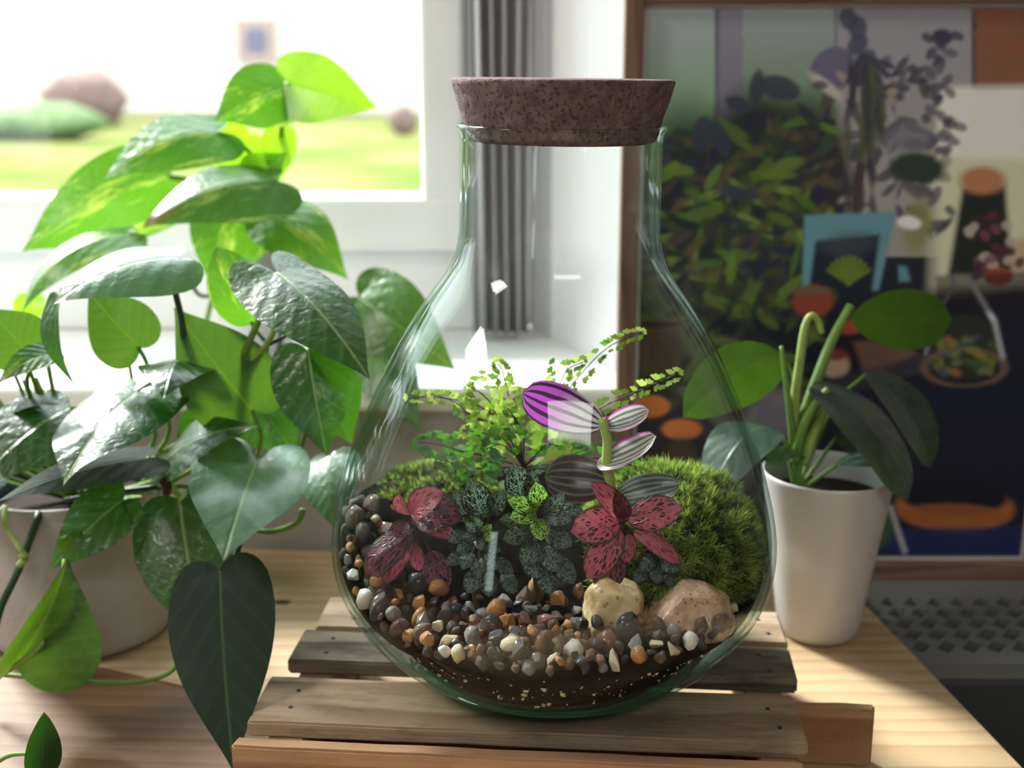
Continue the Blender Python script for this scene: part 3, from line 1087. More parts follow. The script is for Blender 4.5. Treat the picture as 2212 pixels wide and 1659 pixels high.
ell(1810, 772, 30, 12, (120, 50, 50), 0, 6)
pol([(1850, 745), (1930, 735), (1990, 770), (1880, 830)], (108, 84, 76), 14)
ell(1960, 730, 40, 22, (52, 74, 104), 0, 8)
pol([(1780, 830), (2010, 770), (2030, 800), (1800, 870)], (52, 54, 66), 8, .8)
ell(1680, 900, 70, 56, (126, 122, 142), 0, 30, .6)
line(1480, 850, 1560, 920, 10, (104, 98, 98), 8, .8)
ell(1408, 884, 42, 24, (196, 112, 58), 0, 5)
ell(1476, 934, 44, 22, (204, 120, 60), 0, 5)
ell(1476, 1000, 34, 50, (70, 58, 50), 0, 12, .7)
pol([(1600, 800), (1690, 800), (1680, 850), (1610, 850)], (150, 110, 40), 10, .6)
# bottle garden on the dark table
ell(2092, 755, 84, 72, (38, 46, 40), 0, 8)
for k in range(34):
    ell(2092 + rng.uniform(-66, 66), 765 + rng.uniform(-30, 46), 14, 8, rng.choice([(112, 116, 48), (60, 84, 46), (140, 92, 58), (90, 106, 70), (60, 70, 92)]), rng.uniform(-60, 60), 4, .85)
line(2066, 585, 2068, 625, 4, (150, 156, 166))
line(2068, 625, 2022, 700, 4, (130, 136, 146))
line(2112, 585, 2114, 625, 5, (170, 176, 186))
line(2114, 625, 2158, 700, 6, (184, 190, 200))
line(2158, 700, 2176, 780, 6, (150, 156, 166))
line(2022, 700, 2008, 770, 4, (120, 126, 136))
ring(2092, 800, 88, 40, 4, (112, 92, 80), 5, .7)
pol([(1960, 850), (2420, 830), (2420, 900), (1960, 900)], (14, 26, 46), 20)
# figure of a planted jar in front of the bright wall
pol([(2088, 408), (2182, 402), (2196, 600), (2056, 600)], (30, 40, 34), 14)
ell(2132, 392, 50, 30, (168, 118, 86), 0, 14)
for k in range(30):
    ell(rng.gauss(2135, 30), 470 + rng.random() * 130, 13, 10, rng.choice([(170, 160, 150), (110, 66, 84), (84, 44, 56), (52, 40, 40)]), rng.uniform(-60, 60), 4, .85)
ell(2166, 602, 32, 20, (150, 70, 52), 0, 6)
pol([(2030, 600), (2240, 590), (2240, 680), (2030, 680)], (22, 22, 32), 12, .7)
# orange seat rim and blue floor near the bottom
ell(2070, 1105, 130, 54, (150, 92, 48), 2, 8)
ell(2070, 1078, 118, 44, (18, 22, 34), 2, 8)
pol([(1890, 1150), (2420, 1140), (2420, 1290), (1890, 1290)], (34, 42, 84), 12, .85)
ell(2070, 1122, 118, 26, (140, 84, 44), 2, 6, .8)
line(1930, 1105, 1962, 1200, 6, (150, 150, 156), 5)
ell(1905, 1150, 30, 40, (60, 84, 50), 0, 14, .8)
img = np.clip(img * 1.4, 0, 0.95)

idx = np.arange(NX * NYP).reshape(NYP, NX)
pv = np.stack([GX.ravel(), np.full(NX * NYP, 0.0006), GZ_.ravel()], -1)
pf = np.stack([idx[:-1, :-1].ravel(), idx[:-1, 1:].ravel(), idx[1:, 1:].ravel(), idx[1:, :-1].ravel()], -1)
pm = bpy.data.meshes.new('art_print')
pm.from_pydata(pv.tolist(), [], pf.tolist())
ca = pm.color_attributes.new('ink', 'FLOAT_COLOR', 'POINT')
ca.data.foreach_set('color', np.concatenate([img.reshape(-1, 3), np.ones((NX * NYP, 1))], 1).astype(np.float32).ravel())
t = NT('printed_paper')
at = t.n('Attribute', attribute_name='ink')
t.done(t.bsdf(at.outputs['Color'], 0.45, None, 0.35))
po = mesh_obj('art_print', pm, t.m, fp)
po['label'] = 'printed illustration of a room crowded with plants'
tag(fp, 'large wooden framed print of a room full of plants behind the white pot', 'picture')

# ------------------------------------------------------------------ slatted crate
CR = math.radians(-4.6)
crate = empty('slatted_crate', (0.0135, 0.62, 0.0), (0, 0, CR))
HS = 0.045


def crate_local(p):
    d = Vector((p[0] - 0.0135, p[1] - 0.62))
    return Matrix.Rotation(-CR, 2) @ d


def rough_board(name, lo, hi, mat, seed, bevel=0.0012, parent=None, rz=0.0):
    c = Vector([(lo[i] + hi[i]) / 2 for i in range(3)])
    h = [(hi[i] - lo[i]) / 2 for i in range(3)]
    bm = bmesh.new()
    box_bm(bm, [-x for x in h], h)
    bmesh.ops.subdivide_edges(bm, edges=[e for e in bm.edges if abs((e.verts[0].co - e.verts[1].co).x) > 1e-5], cuts=14, use_grid_fill=True)
    for v_ in bm.verts:
        s = v_.co * 40 + Vector((seed * 7.1, seed * 3.3, 0))
        v_.co.y += 0.0008 * mnoise.noise(s)
        v_.co.z += 0.0004 * mnoise.noise(s * 1.4 + Vector((9, 0, 0)))
        if abs(v_.co.x) > h[0] - 1e-6:
            v_.co.x += 0.0016 * mnoise.noise(Vector((v_.co.y * 130, v_.co.z * 200, seed)))
    bmesh.ops.bevel(bm, geom=[e for e in bm.edges if e.calc_face_angle(0) > 0.9], offset=bevel, segments=2, affect='EDGES')
    o = bm_obj(name, bm, mat, parent, False)
    o.location = c
    o.rotation_euler = (0, 0, rz)
    return o


def nails(slat, pts, top):
    for (x, y) in pts:
        bm = bmesh.new()
        bmesh.ops.create_cone(bm, cap_ends=True, segments=12, radius1=0.0014, radius2=0.0012, depth=0.0012)
        n_ = bm_obj('nail', bm, MAT['nail'], slat, False)
        n_.location = (x, y, top)


s1 = rough_board('slat', (-0.140, 0.050, HS - .009), (0.148, 0.094, HS), MAT['slat'], 1, parent=crate, rz=.002)
s2 = rough_board('slat', (-0.1455, 0.006, HS - .009), (0.1475, 0.0455, HS), MAT['slat_grey'], 2, parent=crate, rz=-.004)
s3 = rough_board('slat', (-0.1495, -0.0625, HS - .009), (0.1425, -0.0125, HS), MAT['slat'], 3, parent=crate, rz=.003)
s4 = rough_board('front_board', (-0.1500, -0.0865, 0.0005), (0.138, -0.0772, HS - .0005), MAT['slat_orange'], 4, parent=crate)
for s_, xs in ((s1, (-.118, .13)), (s2, (-.122, .128)), (s3, (-.122, .13))):
    nails(s_, [(xs[0] - .004, .009), (xs[0] - .004, -.009), (xs[1], .009), (xs[1] + .004, -.010)], .0045)
for k, bx_ in enumerate((-0.139, 0.118)):
    rough_board('bearer', (bx_, -0.0765, 0.0005), (bx_ + .0205, 0.09, HS - .0092), MAT['slat_orange'], 6 + k, parent=crate)
cb = rough_board('cross_board', (-0.112, -0.0085, 0.0005), (0.112, -0.0005, HS - .0105), MAT['slat_orange'], 9, parent=crate)
eb = rough_board('end_board', (0.1395, -0.0085, 0.0005), (0.189, -0.0005, HS - .0095), MAT['slat_orange'], 12, parent=crate)
tag(crate, 'low rustic crate of rough wooden slats standing under the glass jar', 'crate')

# ------------------------------------------------------------------ glass jar with cork
JX, JY = 0.022, 0.635
JZ = HS + 0.0006
ZK = [.045, .047, .053, .062, .075, .09, .105, .12, .135, .15, .17, .19, .21, .23, .245, .258, .268, .278, .286, .296, .320, .345]
RK = [.0478, .0632, .079, .0923, .1058, .1163, .1223, .1242, .123, .1195, .1137, .1059, .0969, .0877, .0788, .0704, .0624, .0556, .0537, .0527, .0524, .0522]


def smooth_profile(n):
    z = np.array(ZK)
    r = np.array(RK)
    s = np.concatenate([[0], np.cumsum(np.hypot(np.diff(z), np.diff(r)))])
    q = np.linspace(0, s[-1], n)
    # centripetal-like smoothing: linear resample then a short moving average
    zz, rr = np.interp(q, s, z), np.interp(q, s, r)
    for _ in range(6):
        zz[1:-1] = (zz[:-2] + 2 * zz[1:-1] + zz[2:]) / 4
        rr[1:-1] = (rr[:-2] + 2 * rr[1:-1] + rr[2:]) / 4
    return list(zip(rr.tolist(), zz.tolist()))


PROF = smooth_profile(90)
PR_Z = np.array([p[1] for p in PROF])
PR_R = np.array([p[0] for p in PROF])


def jar_r(z):
    return float(np.interp(z, PR_Z, PR_R))


jar = empty('glass_jar', (JX, JY, JZ), (0, math.radians(0.7), 0))
GT = 0.0026
outer = [(r, z - HS) for r, z in PROF]
lip = [(.0528, .3005), (.0540, .3018), (.0545, .3030), (.0540, .3042), (.0525, .3046), (.0508, .3040)]
inner = []
for i, (r, z) in enumerate(PROF):
    a, b = PROF[max(i - 1, 0)], PROF[min(i + 1, len(PROF) - 1)]
    nr, nz_ = (b[1] - a[1]), -(b[0] - a[0])
    L = math.hypot(nr, nz_)
    if z > 0.058:
        inner.append((r - GT * nr / L, z - HS - GT * nz_ / L))
body_prof = [p for p in outer if p[1] < .2995] + lip + [p for p in inner[::-1] if p[1] < .3035]
body_prof += [(0.055, 0.0128), (0.03, 0.0112), (0.0002, 0.0108)]
body_out = [(0.0002, 0.0), (0.02, 0.0)] + [p for p in body_prof]
gb = lathe('glass_body', [p for p in body_prof if not (p in outer and p[1] < .0095)][:-3] + [], MAT['glass'], jar, 128)
# thick green foot of the jar
foot = [(0.0002, 0.0012), (0.020, 0.0008), (0.036, 0.0)] + [p for p in outer if p[1] < .0105]
foot += [(jar_r(.0575) - .003, 0.0118), (0.06, 0.0088), (0.0002, 0.0078)]
fo = lathe('glass_foot', foot, MAT['green_base'], jar, 96)
fo['label'] = 'thick green glass bottom'
tag(jar, 'large clear glass flask terrarium with a wide belly and straight neck', 'terrarium jar')

ck = []
crb, crt = 0.0488, 0.0572
z0c, z1c = .2955 + .0004, .3275
for z_, r_ in ((z0c, .001), (z0c, crb - .002), (z0c + .0005, crb - .0006), (z0c + .0015, crb)):
    ck.append((r_, z_))
for k in range(1, 12):
    a = k / 12
    ck.append((crb + (crt - crb) * a, z0c + .0015 + (z1c - z0c - .003) * a))
ck += [(crt, z1c - .0015), (crt - .0006, z1c - .0004), (crt - .002, z1c), (crt * .6, z1c + .0002), (.001, z1c + .0002)]
cork = lathe('cork_stopper', ck, MAT['cork'], None, 128, jitter=lambda i, a, z: (0.0006 * mnoise.noise(Vector((math.cos(a) * 6, math.sin(a) * 6, z * 200))) + .0004 * mnoise.noise(Vector((math.cos(a) * 22, math.sin(a) * 22, z * 500)))) if 3 < i < 16 else 0)
cork.location = jar.location
cork.rotation_euler = jar.rotation_euler
tag(cork, 'wide tapered brown cork stopper in the neck of the glass jar', 'cork')

# ------------------------------------------------------------------ soil, stones


def sstep(a, b, x):
    t_ = max(0, min(1, (x - a) / (b - a)))
    return t_ * t_ * (3 - 2 * t_)


def ground(x, y):
    g = 0.0985 + 0.028 * sstep(0.575, 0.635, y)
    g += 0.012 * sstep(-0.045, -0.085, x) * sstep(.545, .60, y)
    return g


def inside(z, gap=0.0):
    """largest radius from the jar axis free at height z (glass thickness allowed for)"""
    return jar_r(z - 0.0006) - 0.0034 - gap


sv, sf = [], []
NT_, NR_ = 96, 26
rim_r = []
for k in range(NT_):
    a = 2 * PI * k / NT_
    zr = ground(JX + .118 * math.cos(a), JY + .118 * math.sin(a)) - .003
    rim_r.append((inside(zr, .0012), zr))
for i in range(NR_ + 1):
    for k in range(NT_):
        a = 2 * PI * k / NT_
        r = rim_r[k][0] * i / NR_
        x, y = JX + r * math.cos(a), JY + r * math.sin(a)
        z = ground(x, y) - .003 + .0022 * mnoise.noise(Vector((x * 160, y * 160, 0))) * (0 if i == NR_ else 1)
        sv.append((x, y, z))
NB = 14
for j in range(1, NB + 1):
    for k in range(NT_):
        a = 2 * PI * k / NT_
        f_ = j / NB
        z = rim_r[k][1] * (1 - f_) + .0555 * f_
        gap = .0012 + .0095 * sstep(0.0, 0.4, f_) * (0.55 + .6 * abs(math.cos(a))) * (1 - .25 * f_)
        r = inside(z, gap) + .0008 * mnoise.noise(Vector((math.cos(a) * 14, math.sin(a) * 14, z * 200)))
        sv.append((JX + r * math.cos(a), JY + r * math.sin(a), z))
for i in range(NR_ + NB):
    for k in range(NT_):
        k2 = (k + 1) % NT_
        sf.append((i * NT_ + k, i * NT_ + k2, (i + 1) * NT_ + k2, (i + 1) * NT_ + k))
sf.append([(NR_ + NB) * NT_ + k for k in range(NT_)][::-1])
soil = py_obj('potting_soil', sv, sf, MAT['soil'], None)
tag(soil, 'dark potting soil filling the bottom of the glass jar, flecked with white perlite', 'soil', kind='stuff')
rng = random.Random(5)
pme = None
for k in range(150):
    a = -PI / 2 + rng.uniform(-1.15, 1.15)
    f_ = rng.uniform(.05, .8)
    z = .096 * (1 - f_) + .0555 * f_
    gap = .0012 + .0095 * sstep(0.0, 0.4, f_) * (0.55 + .6 * abs(math.cos(a))) * (1 - .25 * f_)
    r = inside(z, gap) - .0001
    if pme is None:
        bm = bmesh.new()
        bmesh.ops.create_icosphere(bm, subdivisions=1, radius=.0013)
        for v_ in bm.verts:
            v_.co *= 1 + .5 * mnoise.noise(v_.co * 900)
        o = bm_obj('perlite_grain', bm, ST['cream'], soil, False)
        pme = o.data
    else:
        o = bpy.data.objects.new('perlite_grain', pme)
        COL.objects.link(o)
        o.parent = soil
    o.location = (JX + r * math.cos(a), JY + r * math.sin(a), z)
    o.rotation_euler = (rng.random() * 6, rng.random() * 6, 0)
    s_ = rng.choice([.25, .3, .35, .4, .5, .6, .8, 1.1])
    o.scale = (s_ * rng.uniform(.7, 1.4), s_, s_)

SHAPES = {}


def stone_mesh(kind, k, mat, angular):
    key = (kind, k)
    if key in SHAPES:
        return SHAPES[key]
    r_ = random.Random(k * 31 + 7)
    bm = bmesh.new()
    if angular:
        pts = []
        for _ in range(13):
            d = Vector((r_.gauss(0, 1), r_.gauss(0, 1), r_.gauss(0, 1))).normalized()
            pts.append(d * r_.uniform(.8, 1.05))
        vv = [bm.verts.new(p) for p in pts]
        bmesh.ops.convex_hull(bm, input=vv)
        for v_ in [v_ for v_ in bm.verts if not v_.link_faces]:
            bm.verts.remove(v_)
        bmesh.ops.bevel(bm, geom=list(bm.edges), offset=.10, segments=2, affect='EDGES', profile=.6, clamp_overlap=True)
        for v_ in bm.verts:
            if v_.co.length > 1.1:
                v_.co *= 1.1 / v_.co.length
        bmesh.ops.triangulate(bm, faces=bm.faces)
    else:
        bmesh.ops.create_icosphere(bm, subdivisions=2, radius=1)
        off = Vector((k * 3.7, k * 1.3, 0))
        for v_ in bm.verts:
            v_.co *= 1 + .28 * mnoise.noise(v_.co * 1.1 + off) + .1 * mnoise.noise(v_.co * 2.6 + off)
    me = bpy.data.meshes.new('pebble_' + kind)
    bm.to_mesh(me)
    bm.free()
    me.materials.append(mat)
    me.polygons.foreach_set('use_smooth', [not angular or True] * len(me.polygons))
    SHAPES[key] = me
    return me


placed = []


def put_stone(x, y, z, s, kind, k, angular, rot, sc=(1, 1, 1), label=None, cat='pebble', group=None):
    o = bpy.data.objects.new('pebble', stone_mesh(kind + ('_a' if angular else '_r'), k, ST[kind], angular))
    COL.objects.link(o)
    o.location = (x, y, z)
    o.rotation_euler = rot
    o.scale = (s * sc[0], s * sc[1], s * sc[2])
    placed.append((x, y, s, z))
    tag(o, label, cat, group)
    return o


HUE = {'brown': 'brown', 'dark': 'dark brown', 'orange': 'orange', 'cream': 'cream', 'grey': 'grey', 'russet': 'russet', 'black': 'blackish', 'white': 'whitish'}


def peb_label(kind, angular, x, y):
    side = 'banked against the left glass' if x < -.055 else 'below the left pink veined plant' if x < -.02 else 'below the green veined plants' if x < .035 else 'below the cream rock' if x < .075 else 'by the pinkish rock'
    row = 'touching the front glass' if y < .538 else 'in the middle of the gravel' if y < .568 else 'at the back of the gravel'
    return ('angular ' if angular else 'rounded ') + HUE[kind] + ' pebble ' + row + ', ' + side


def keep_in(x, y, z, s):
    dx, dy = x - JX, y - JY
    r = math.hypot(dx, dy)
    lim = min(inside(z, s * .95), inside(z - s * .8, s * .6), inside(z + s * .8, s * .6))
    if r > lim:
        x, y = JX + dx * lim / r, JY + dy * lim / r
    return x, y


def stone_at(u, v, Y, wpx, kind, k, ang_, sc, label, rot=(0, 0, 0)):
    p = atY(u, v, Y)
    s = px2m(wpx / 2, Y)
    x, y = keep_in(p.x, p.y, p.z, s)
    return put_stone(x, y, p.z, s, kind, k, ang_, rot, sc, label)


def gy(u, v):
    """Y where the line of sight meets the gravel surface"""
    Y = 0.5
    while Y < .72:
        p = atY(u, v, Y)
        if p.z <= ground(p.x, p.y) + .004:
            return Y
        Y += .001
    return Y


for (u, v_, w, kind, k, an, sc, lab) in (
        (1240, 1404, 54, 'white', 1, False, (1, .9, .95), 'round white speckled pebble at the front of the gravel, right of centre'),
        (1094, 1342, 56, 'orange', 2, True, (.9, .9, 1.05), 'pointed tan pyramid shaped pebble standing up in the gravel'),
        (905, 1305, 60, 'orange', 3, True, (1.05, .8, .6), 'wedge shaped amber pebble lying on the left of the gravel'),
        (905, 1336, 58, 'orange', 4, False, (1, .8, .5), 'flat glossy amber pebble below the wedge shaped amber one'),
        (1108, 1384, 52, 'cream', 5, True, (1, .8, .75), 'bright yellow angular pebble below the tan pyramid'),
        (968, 1384, 66, 'cream', 6, True, (1.05, .7, .55), 'flat cream triangular chip on the gravel left of centre'),
        (988, 1412, 44, 'cream', 7, False, (1, .8, .85), 'rounded yellowish pebble touching the glass at the front left'),
        (955, 1412, 32, 'white', 8, False, (.8, .8, 1.2), 'pale upright pebble beside the rounded yellowish one'),
        (1492, 1384, 44, 'white', 9, False, (.9, .9, 1), 'whitish pitted pebble in front of the pinkish rock'),
        (1462, 1408, 46, 'cream', 10, True, (.8, .8, 1.15), 'pale olive chip leaning below the pinkish rock'),
        (1418, 1392, 46, 'cream', 11, True, (.55, .8, 1.25), 'narrow grey cream chip between the two big rocks'),
        (1372, 1392, 58, 'bluegrey', 12, True, (1.1, .7, .6), 'pale blue grey flint in front of the cream rock'),
        (1380, 1414, 46, 'orange', 13, False, (1, .8, .9), 'rounded orange pebble under the blue grey flint'),
        (1345, 1440, 70, 'cream', 14, True, (1.15, .6, .5), 'flat cream chip pressed against the glass at front right'),
        (1196, 1424, 40, 'cream', 15, True, (.75, .8, 1.15), 'upright pinkish cream chip left of the round white pebble'),
        (760, 1302, 52, 'white', 16, False, (1.1, .9, .8), 'smooth white pebble against the left wall of the jar'),
        (752, 1245, 44, 'white', 17, True, (.9, .9, .8), 'chalky white chip above the smooth white pebble at left'),
        (752, 1210, 30, 'grey', 18, True, (1, 1, .9), 'small grey chip uppermost against the left glass'),
        (1586, 1312, 38, 'cream', 19, True, (.8, .8, 1), 'small cream chip at the right glass beside the pinkish rock'),
        (1572, 1345, 36, 'russet', 20, False, (.5, .8, 1.3), 'thin russet pebble right of the pinkish rock'),
        (1245, 1345, 44, 'grey', 21, True, (.8, .8, 1.1), 'grey angular chip left of the cream rock'),
        (1246, 1318, 34, 'grey', 22, True, (.8, .8, 1), 'small grey chip above the grey angular one'),
        (1180, 1345, 52, 'russet', 23, False, (1, .8, .8), 'dark russet pebble behind the round white one'),
        (1110, 1365, 44, 'black', 24, True, (1.1, .8, .4), 'flat slate dark chip under the tan pyramid'),
        (820, 1312, 68, 'dark', 25, False, (1.1, .8, .7), 'large dark brown flint on the left of the gravel'),
        (1015, 1310, 40, 'bluegrey', 26, True, (1, .7, .7), 'small shiny grey flint at the back of the gravel'),
        (960, 1335, 66, 'dark', 27, True, (1.2, .8, .5), 'long purplish brown flint right of the amber pebbles'),
        (1310, 1385, 60, 'russet', 28, False, (1, .8, 1), 'rusty brown pebble below the cream rock'),
        (1262, 1395, 52, 'brown', 29, True, (1, .8, .9), 'brown split pebble right of the round white one')):
    Y = gy(u, v_) - .002
    stone_at(u, v_, Y, w, kind, k, an, sc, lab, (k * .7, k * 1.1, k * 2.3) if not an else (k * .9, k * .4, k))
kb = atY(903, 1262, .592)
o = put_stone(kb.x, kb.y, kb.z, .0062, 'black', 3, False, (.3, 0, 0), (1, .9, 1.05), 'smooth round black stone at the foot of the pink veined plant at left')

rng = random.Random(23)
kinds = ['brown'] * 8 + ['dark'] * 8 + ['russet'] * 5 + ['orange'] * 3 + ['grey'] * 3 + ['cream'] * 1 + ['black'] * 3
tries, cnt = 0, 0
while tries < 30000 and cnt < 235:
    tries += 1
    x = rng.uniform(-0.1, 0.145)
    y = rng.uniform(.512, .67)
    ymax = .592 + .006 * math.sin(x * 90)
    if x > .06:
        ymax = .578
    if x < -.045:
        ymax = .60 + .9 * min(.055, (-.045 - x))
    if y > ymax:
        continue
    if ((x - .090) / .034) ** 2 + ((y - .575) / .017) ** 2 < 1 or ((x - .0525) / .020) ** 2 + ((y - .576) / .015) ** 2 < 1:
        continue                       # the two big rocks lie here
    s = rng.uniform(.0040, .0074) if rng.random() < .8 else rng.uniform(.0025, .0036)
    layer = 1 if rng.random() < .3 else 0
    z = ground(x, y) + s * .35 + layer * .006
    dx, dy = x - JX, y - JY
    lim = min(inside(z, s * .98), inside(z - s * .8, s * .6))
    if math.hypot(dx, dy) > lim:
        continue
    if any((x - a) ** 2 + (y - b) ** 2 + (z - zz) ** 2 < (.80 * (s + s2)) ** 2 for a, b, s2, zz in placed):
        continue
    kind = rng.choice(kinds)
    if x < -.07 and rng.random() < .4:
        kind = rng.choice(['grey', 'white', 'dark', 'brown'])
    ang_ = rng.random() < .5
    put_stone(x, y, z, s, kind, rng.randrange(5), ang_, (rng.random() * 6, rng.random() * 6, rng.random() * 6),
              (1.1, rng.uniform(.75, 1), rng.uniform(.65, .95)), peb_label(kind, ang_, x, y), 'pebble', kind + ' pebbles of the gravel band')
    cnt += 1


def rock(u0, v0, u1, v1, Y, depth, mat, seed, label, shape):
    a, b = atY(u0, v1, Y), atY(u1, v0, Y)
    c = (a + b) / 2
    hx, hz = abs(b.x - a.x) / 2, abs(b.z - a.z) / 2
    bm = bmesh.new()
    bmesh.ops.create_icosphere(bm, subdivisions=5, radius=1)
    off = Vector((seed * 5.1, seed, 0))
    for v_ in bm.verts:
        d = v_.co.copy()
        # cut facets by planes, then roughen
        k = 1.0
        for pn, pd in shape:
            q_ = d.dot(Vector(pn).normalized())
            if q_ > 1e-3:
                k = min(k, pd / q_)
        p_ = d * k
        p_ *= 1 + .04 * mnoise.noise(d * 2.2 + off) + .018 * mnoise.noise(d * 7 + off) + .010 * mnoise.noise(d * 17 + off)
        v_.co = Vector((p_.x * hx * 1.2, p_.y * depth, p_.z * hz * 1.2))
    for v_ in bm.verts:
        w = v_.co + c
        w.z = max(w.z, ground(w.x, w.y) - .004)
        dx, dy = w.x - JX, w.y - JY
        rr, lim = math.hypot(dx, dy), inside(w.z, .0015)
        if rr > lim:
            w.x, w.y = JX + dx * lim / rr, JY + dy * lim / rr
        v_.co = w - c
    o = bm_obj('rock', bm, mat, None)
    o.location = c
    tag(o, label, 'rock')
    return o


rock(1264, 1258, 1390, 1392, .574, .013, MAT['rock_cream'], 1, 'upright cream coloured rock in the gravel inside the jar',
     [((1, -.2, 0), .8), ((-1, -.3, .1), .78), ((0, -1, .15), .8), ((.3, -.2, 1), .85), ((-.6, 0, .8), 1.0), ((0, 0, -1), .85), ((.8, 0, .6), .95)])
rock(1388, 1268, 1584, 1418, .573, .016, MAT['rock_pink'], 2, 'big pinkish pitted rock at the right of the gravel inside the jar',
     [((-.75, -.1, .66), .62), ((1, -.2, .25), .8), ((0, -1, .5), .7), ((0, -.2, 1), .82), ((0, 0, -1), .8), ((-.8, 0, -.6), .85), ((.9, 0, -.5), .9), ((.65, 0, .8), .88)])
rock(765, 1135, 862, 1206, .655, .012, MAT['rock_cream'], 3, 'pale tan rock behind the pink veined plant at left inside the jar',
     [((-.6, 0, .8), .8), ((.5, -.2, .9), .8), ((0, -1, .2), .8), ((0, 0, -1), .8)])

# ------------------------------------------------------------------ moss


def moss(cx, cy, cz, rx, ry, rz, n, label, seed, blade=0.0078):
    r_ = random.Random(seed)
    V, Fc, TN = [], [], []
    # cushion body
    nu, nv = 40, 14
    for j in range(nv + 1):
        ph = PI / 2 * j / nv
        for i in range(nu):
            a = 2 * PI * i / nu
            d = Vector((math.cos(a) * math.cos(ph), math.sin(a) * math.cos(ph), math.sin(ph)))
            k = 1 + .10 * mnoise.noise(d * 2.2 + Vector((seed, 0, 0)))
            p = Vector((cx + d.x * rx * k, cy + d.y * ry * k, cz + d.z * rz * k))
            ddx, ddy = p.x - JX, p.y - JY
            rr, lim = math.hypot(ddx, ddy), inside(p.z, .003)
            if rr > lim:
                p.x, p.y = JX + ddx * lim / rr, JY + ddy * lim / rr
            V.append(p)
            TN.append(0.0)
    for j in range(nv):
        for i in range(nu):
            i2 = (i + 1) % nu
            Fc.append((j * nu + i, j * nu + i2, (j + 1) * nu + i2, (j + 1) * nu + i))
    for _ in range(n):
        while True:
            d = Vector((r_.gauss(0, 1), r_.gauss(0, 1), abs(r_.gauss(0, 1)))).normalized()
            if d.y < .55:
                break
        k = 1 + .10 * mnoise.noise(d * 2.2 + Vector((seed, 0, 0)))
        p = Vector((cx + d.x * rx * k, cy + d.y * ry * k, cz + d.z * rz * k))
        nrm = Vector((d.x / rx, d.y / ry, d.z / rz)).normalized()
        ddx, ddy = p.x - JX, p.y - JY
        rr, lim = math.hypot(ddx, ddy), inside(p.z, .0045)
        if rr > lim:
            p.x, p.y = JX + ddx * lim / rr, JY + ddy * lim / rr
            nrm = (nrm + Vector((-ddx, -ddy, 0)) / rr * .8).normalized()
        a1 = nrm.orthogonal().normalized()
        b1 = nrm.cross(a1)
        L0 = blade * r_.uniform(.6, 1.25)
        nb = r_.randint(13, 20)
        tone = r_.uniform(.18, 1.0)
        for q_ in range(nb):
            w = 2 * PI * q_ / nb * 2.4 + r_.random()
            sp = r_.uniform(.15, 1.15)
            dirv = (nrm * math.cos(sp) + (a1 * math.cos(w) + b1 * math.sin(w)) * math.sin(sp)).normalized()
            st = p + nrm * r_.uniform(-.0008, .0022)
            tip = st + dirv * L0 * r_.uniform(.6, 1.0)
            dx, dy = tip.x - JX, tip.y - JY
            rr, lim = math.hypot(dx, dy), inside(tip.z, .0006)
            if rr > lim:
                tip.x, tip.y = JX + dx * lim / rr, JY + dy * lim / rr
            sd_ = dirv.cross(nrm)
            sd_ = (sd_.normalized() if sd_.length > 1e-3 else a1) * .00042
            m = len(V)
            V += [st - sd_, st + sd_, tip]
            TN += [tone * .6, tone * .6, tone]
            Fc.append((m, m + 1, m + 2))
    o = py_obj('moss_mound', V, Fc, MAT['moss'], None)
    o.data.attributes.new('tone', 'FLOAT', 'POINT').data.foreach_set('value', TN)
    tag(o, label, 'moss', kind='stuff')
    return o


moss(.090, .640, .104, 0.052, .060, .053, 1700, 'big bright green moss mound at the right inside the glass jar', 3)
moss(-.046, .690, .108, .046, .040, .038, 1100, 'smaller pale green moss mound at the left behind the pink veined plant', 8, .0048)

# ------------------------------------------------------------------ leaves


